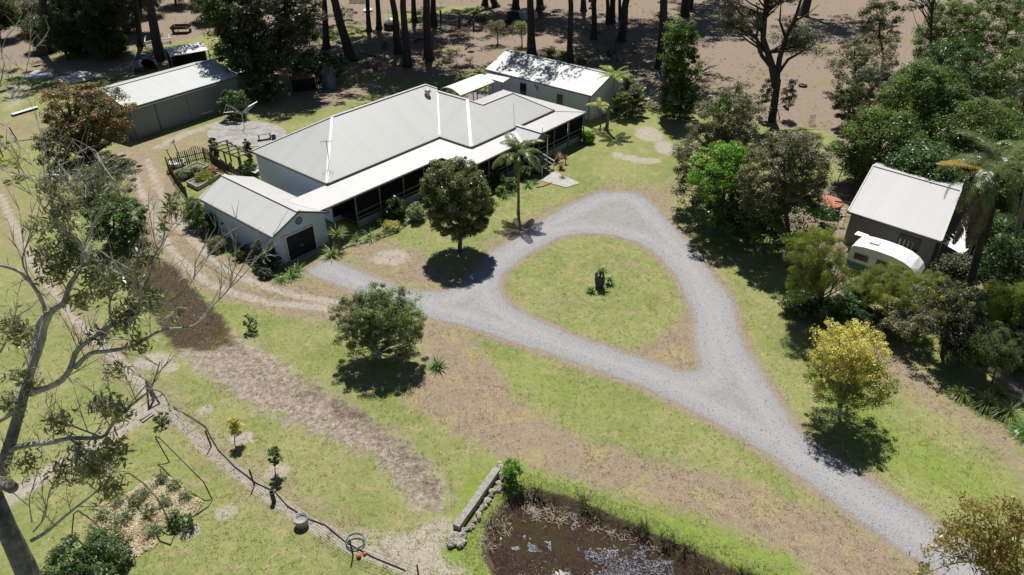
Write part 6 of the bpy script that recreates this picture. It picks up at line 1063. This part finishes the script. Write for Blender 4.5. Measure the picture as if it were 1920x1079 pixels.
V, Q = leaves(np.column_stack([q, rng.uniform(.012, .03, n)]), unit(rng.normal(size=(n, 3)) * .5 + np.array([0, 0, 1])), rdir(rng, n), rng.uniform(.03, .075, n), rng.uniform(.03, .06, n), .25)
tag(link("loose_stones", npmesh("loose_stones", V, Q, leafmat("loose_gravel_stones", [(.14, .14, .145), (.28, .28, .28), (.42, .415, .40)], gloss=.7, spec=.2, trans=0, lift=1, vary=.1))), "loose grey stones strewn over the gravel drive and its edges", "gravel", kind="stuff")

# --- dead stalks on the pale swath, grass on the pond bank, rushes
def scatter(name, label, cat, poly, n, Lr, wd, droop, mat, cond=None, seed=1, zf=None, spread=1.0, per=5):
    rng = np.random.default_rng(seed); pl = P2(poly); q = rng.uniform(pl.min(0), pl.max(0), (n * 3, 2)); s_ = sdf(q, pl) < 0
    if cond is not None: s_ &= cond(q)
    q = np.repeat(q[s_][:n], per, 0); V, Q = blades(rng, len(q), Lr, wd, droop, spread, seg=2); z = np.zeros(len(q)) if zf is None else zf(q)
    V = V.reshape(len(q), -1, 3); V[:, :, :2] += q[:, None]; V[:, :, 2] += z[:, None]; tag(link(name, npmesh(name, V.reshape(-1, 3), Q, mat)), label, cat, kind="stuff")
SWATH = [(335, 645), (430, 625), (560, 700), (680, 770), (800, 860), (850, 960), (780, 960), (690, 860), (560, 800), (440, 740), (370, 690)]
scatter("dead_grass", "flattened pale dead stalks over the drained swath", "dead grass", [(335, 645), (430, 625), (560, 700), (680, 770), (800, 860), (850, 960), (780, 960), (690, 860), (560, 800), (440, 740), (370, 690)], 2600, .17, .014, .6, LM["dead"], lambda q: (sdf(q, P2(SWATH)) + 2.2 * np.array([mnoise.noise((x * .45, y * .45, 2)) + .9 * mnoise.noise((x * 2.6, y * 2.6, 2)) for x, y in q])) < -.3, 3, spread=1.7, per=2)
pz = lambda q: -1.0 * sst(-sdf(q, POND_W), -.15, 1.1)
big = [(900, 880), (1060, 880), (1250, 950), (1500, 1060), (1560, 1150), (1000, 1150), (860, 1060), (870, 990)]
scatter("bank_grass", "long green grass fringing the pond bank", "grass", big, 3500, .09, .016, .9, LM["lawn"], lambda q: (np.abs(sdf(q, POND_W) - .3) < .45 + .5 * np.array([mnoise.noise((x * .8, y * .8, 4)) for x, y in q])), 4, pz, per=4)
scatter("pond_rushes", "dark rushes and sedges round the pond edge", "rushes", big, 900, .55, .022, .45, LM["reed"], lambda q: (np.abs(sdf(q, POND_W) + .55) < .6) & (np.array([mnoise.noise((x * 1.1, y * 1.1, 5)) for x, y in q]) > .0), 5, pz, per=9)
scatter("paddock_grass", "dry tussocky grass through the back paddock leaf litter", "dry grass", [(-60, 60), (230, 70), (420, 40), (640, 110), (860, 100), (1040, 95), (1240, 170), (1450, 230), (1560, 280), (1560, 60), (1300, -5), (400, -5), (-60, 10)], 3600, .35, .035, .6, LM["dry"], lambda q: np.array([mnoise.noise((x * .16, y * .16, 9)) + .6 * mnoise.noise((x * .7, y * .7, 3)) for x, y in q]) > .1, 14, spread=1.3, per=7)
scatter("mud_weed", "low red brown weed on the damp mud patch", "ground cover", [(225, 500), (265, 475), (330, 505), (370, 550), (420, 605), (430, 645), (330, 650), (290, 598), (240, 540)], 3000, .07, .025, .6, leafmat("red_brown_weed", [(.03, .018, .013), (.06, .036, .024), (.07, .055, .026)]), None, 6, spread=1.5, per=4)
scatter("reed_litter", "pale fallen reed stems along the pond's left shore", "reeds", [(900, 960), (985, 915), (1100, 950), (1220, 1000), (1260, 1030), (1120, 985), (1000, 960), (930, 1000), (910, 1060), (890, 1040)], 260, .35, .02, .5, LM["dead"], lambda q: sdf(q, POND_W) < .1, 7, lambda q: np.maximum(pz(q), -.6), spread=1.5, per=3)
rng = np.random.default_rng(77); cc, ll = [], []  # pale flecks: sun and sky glints on the water put into colour
for poly, n in (([(1085,1020),(1130,1014),(1190,1030),(1250,1052),(1300,1090),(1190,1090),(1140,1065),(1110,1045)], 3200), ([(990,1010),(1030,1002),(1034,1015),(1000,1022)], 300), ([(955,1015),(975,1012),(975,1020),(958,1022)], 90), ([(960,1040),(1050,1035),(1120,1070),(1100,1110),(980,1090)], 90), ([(1020,1065),(1060,1060),(1080,1085),(1030,1095)], 120)):
    pl = P2(poly); q = rng.uniform(pl.min(0), pl.max(0), (n * 3, 2)); s_ = sdf(q, pl) + 1.0 * np.array([mnoise.noise((x * 1.6, y * 1.6, 1)) + .7 * mnoise.noise((x * 5, y * 5, 1)) for x, y in q]) < 0; cc.append(q[s_][:n])
q = np.concatenate(cc); n = len(q); V, Q = leaves(np.column_stack([q, np.full(n, -.6) + rng.uniform(0, .02, n)]), unit(rng.normal(size=(n, 3)) * .3 + np.array([0, 0, 1])), rdir(rng, n), rng.uniform(.03, .075, n), rng.uniform(.02, .05, n), .02)
tag(link("glint_flecks", npmesh("glint_flecks", V, Q, leafmat("pale_glint_flecks", [(.06, .065, .08), (.20, .22, .26), (.48, .50, .55)], gloss=.6, spec=.15, trans=0, lift=1, vary=.2))), "pale flecks coloured as sky glints in drifts on the pond", "glints", kind="stuff")
# --- foreground gums close to the camera
def gum_leaves(rng, spots, L=.25):
    C, Tn = [], []
    for px, py, r, d, n in spots:
        c = np.array(D(px, py, d)); rr = r * d / F; ntw = max(3, n * 3 // 9)
        for _ in range(ntw):
            a = c + rdir(rng, 1)[0] * rr * rng.uniform(.15, 1) * np.array([1, 1.1, .85])
            k = 9; C.append(a + rng.normal(size=(k, 3)) * .13 - np.array([0, 0, .1])); Tn.append(rng.normal(size=(k, 3)) * .75 + np.array([0, 0, -.75]))
    C = np.concatenate(C); Tn = unit(np.concatenate(Tn)); n = len(C); Nn = unit(rng.normal(size=(n, 3)) + np.array([0, 0, .5])); Ls = L * rng.uniform(.6, 1.25, n)
    return leaves(C, Nn, Tn, Ls, Ls * rng.uniform(.2, .32, n), .04)
fg = thing("leaning_gum", "foreground gum with bare grey limbs and drooping leaf clusters at the left", "gum tree", G(-40, 1420))
def limb(mb, pts, rpx, d0, d1):
    P_ = [D(x, y, d0 + (d1 - d0) * i / (len(pts) - 1)) for i, (x, y) in enumerate(pts)]; out, rad = [], []; n = len(P_)
    for i in range(n - 1):
        p0, p1, p2, p3 = P_[max(i - 1, 0)], P_[i], P_[i + 1], P_[min(i + 2, n - 1)]
        for s_ in (0, .33, .66): out.append(.5 * ((2 * p1) + (p2 - p0) * s_ + (2 * p0 - 5 * p1 + 4 * p2 - p3) * s_ ** 2 + (3 * p1 - p0 - 3 * p2 + p3) * s_ ** 3))
    out.append(P_[-1]); k = len(out); dm = (d0 + d1) / 2
    mb.tube(out, [.85 * (rpx[0] + (rpx[1] - rpx[0]) * (i / (k - 1)) ** .75) * dm / F * (1 + .06 * math.sin(i * 2.1)) for i in range(k)], 8); return out
LB = [([(56,700),(53,710),(67,671),(77,643),(85,608),(99,583),(120,569),(130,537),(148,509),(155,488),(151,456),(120,435),(106,410),(95,368),(96,330),(104,296)], (11, 1.2), 21, 19), ([(155,488),(158,463),(173,424),(197,393),(211,361),(213,330)], (3.2, .8), 20, 19.3),
      ([(58,738),(105,721),(130,696),(141,664),(158,646),(183,629),(211,611),(239,604),(261,586),(264,551),(282,516),(289,481),(306,453),(310,410),(324,386)], (8, 1), 21, 18.5), ([(141,690),(169,664),(197,660),(239,653),(261,643),(292,625),(317,618),(359,613),(380,600),(401,572),(430,541),(437,509),(448,492)], (6, .9), 20.6, 18), ([(239,604),(268,586),(299,576),(335,555),(363,523),(366,495),(378,470)], (4, .8), 19.5, 18),
      ([(430,541),(445,528),(470,500),(480,480)], (2, .6), 18.2, 17.8), ([(211,611),(205,575),(215,545),(232,520),(245,488)], (3, .8), 20, 19.5), ([(264,551),(252,520),(258,490),(272,470)], (2.2, .7), 19.2, 18.8), ([(0,498),(39,512),(70,548),(85,582)], (3, 4.5), 19, 20.5), ([(70,548),(44,500),(46,470),(60,444),(70,436)], (2.6, .8), 20, 19.5),
      ([(-20,865),(21,844),(53,835),(88,832),(130,823),(190,821),(207,802),(228,777),(256,753),(281,732),(292,705),(300,680)], (8, 1.2), 21.5, 19), ([(281,732),(300,735),(315,755),(318,775)], (1.6, .6), 19.2, 19), ([(130,823),(165,850),(185,868),(195,878)], (3, .9), 20.4, 20), ([(190,821),(150,805),(120,795),(95,790),(60,770)], (2.4, .7), 20.2, 20.5),
      ([(60,1014),(88,998),(133,960),(151,946),(183,921),(205,900)], (5, 1), 22, 20), ([(63,998),(84,970),(91,928),(105,907),(140,880)], (2.2, .7), 21.8, 21), ([(60,980),(55,935),(70,905)], (1.6, .5), 21.8, 21), ([(206,805),(215,770),(205,735),(186,705)], (1.8, .5), 20, 19.5), ([(106,410),(130,395),(140,360),(135,330)], (1.8, .5), 19.2, 19), ([(95,368),(70,340),(45,325),(25,300)], (1.8, .5), 19.2, 19.6),
      ([(99,583),(75,600),(66,640),(58,690)], (4, 6), 20.5, 20.8), ([(0,790),(24,776),(46,764)], (5, 5), 21.3, 21), ([(0,662),(12,640),(24,610),(40,585)], (3, .8), 19, 19), ([(0,160),(8,120),(3,100),(14,60)], (1.6, .5), 19, 19), ([(18,188),(44,150),(54,110),(60,95)], (1.4, .5), 19.5, 19.5), ([(98,296),(120,320),(128,345),(95,330),(60,310),(52,280)], (1.5, .5), 19, 19)]
mb = MB()
mb.tube([G(-60, 1500, -.2), G(-40, 1420, .8), D(75, 1130, 22.3), D(45, 1060, 22), D(10, 985, 21.7), D(-14, 925, 21.5)], [.55, .45, .35, .31, .27, .24], 12)
mb.tube([D(-14, 925, 21.5), D(8, 870, 21.4), D(30, 795, 21.2), D(46, 738, 21), D(58, 690, 20.9)], [.22, .18, .15, .13, .11], 10); mb.tube([D(-6, 900, 21.4), D(10, 908, 21.2), D(24, 916, 21.0)], [.2, .19, .17], 10)
mb.build("trunk", M["gumbark"], fg, smooth=True)
for k in LB:
    mb = MB(); out = limb(mb, *k); rr = random.Random(len(k[0]))
    for j in range(2, len(out) - 1, 2):                                     # twigs
        a = out[j]; d = (Vector((rr.uniform(-1, 1), rr.uniform(-.6, .6), rr.uniform(-.2, 1))).normalized() + (out[j] - out[j - 2]).normalized() * .6) * rr.uniform(.4, 1.1); b_ = a + d * .5 + Vector((0, 0, .1)); c = a + d + Vector((rr.uniform(-.1, .1), 0, .25)); mb.tube([a, b_, c], [.017, .012, .005], 4, cap=False)
        for q in (b_, c, a.lerp(b_, .6)):
            for _ in range(2): e_ = q + (d * .35 + Vector((rr.uniform(-.35, .35), rr.uniform(-.3, .3), rr.uniform(-.1, .4)))) * rr.uniform(.6, 1.2); mb.tube([q, q.lerp(e_, .5) + Vector((0, 0, .03)), e_], [.009, .007, .003], 3, cap=False)
    mb.build("branch", M["barkp"], fg, smooth=True)
SP_ = [(112,398,34,19.2,90),(140,468,32,20,110),(100,500,34,20,110),(85,465,26,20,50),(195,530,38,19.8,120),(240,510,34,19.4,110),(285,560,30,19,80),(228,600,30,19.8,80),(262,640,16,19.4,30),(182,622,16,20,30),(20,600,24,19,50),(32,625,26,19,60),(197,757,30,19.8,90),(222,770,20,19.6,40),(205,845,32,20,110),(170,880,42,20.5,150),(130,880,30,21,70),(112,790,24,20.3,50),(22,752,26,21,60),(38,868,30,21,70),(205,915,24,20.2,60),(320,378,16,18.4,40),(60,722,16,21,30),(213,362,14,19.2,26),(98,345,26,19.1,60),(305,420,10,18.5,12),(120,435,26,19.8,60),(150,560,22,20,40),(270,480,24,19,50),(30,700,18,20.5,30),(215,690,16,20,24),(250,575,28,19.5,60),(75,420,14,19.5,24),(330,590,12,18.6,14),(175,505,26,20,70),(150,840,20,20.5,40)]
rng = np.random.default_rng(12); V, Q = gum_leaves(rng, SP_); V = V - np.array(fg.location); link("crown", npmesh("crown", V, Q, LM["gum"]), fg)
fr = thing("bronze_gum", "foreground gum top with bronze leaves in the lower right corner", "gum tree", G(1960, 1500))
mb = MB(); a = G(1960, 1500); mb.tube([a, D(1960, 1260, 26), D(1900, 1090, 25), D(1872, 1010, 24.5)], [.3, .24, .16, .08], 8)
mb.build("trunk", M["bark"], fr, smooth=True)
mb = MB()
for pts, r_ in (([(1900,1090),(1850,1060),(1800,1055),(1745,1072)], (4, .8)), ([(1890,1060),(1840,1010),(1800,985),(1760,990)], (4, .8)), ([(1872,1010),(1850,970),(1815,945)], (3, .8)), ([(1900,1050),(1915,990),(1912,940)], (3, .8)), ([(1850,1060),(1820,1030),(1780,1020),(1735,1035)], (2, .5)), ([(1885,1030),(1870,980),(1880,945)], (2, .6))): limb(mb, pts, r_, 24.8, 24)
mb.build("branch", M["barkp"], fr, smooth=True)
SR = [(1818,945,26,24,90),(1850,955,24,24,80),(1900,945,26,24,100),(1790,985,28,24,110),(1830,1000,36,24,200),(1880,1000,40,24,240),(1915,985,30,24,150),(1770,1010,20,24,60),(1850,1045,36,24,220),(1905,1050,36,24,240),(1745,1030,12,24,24),(1735,1062,14,24,34),(1725,1078,12,24,30),(1800,1035,22,24,70),(1880,1085,36,24,200),(1780,1050,10,24,12)]
V, Q = gum_leaves(rng, SR, .20); V = V - np.array(fr.location); link("crown", npmesh("crown", V, Q, LM["gumr"]), fr)
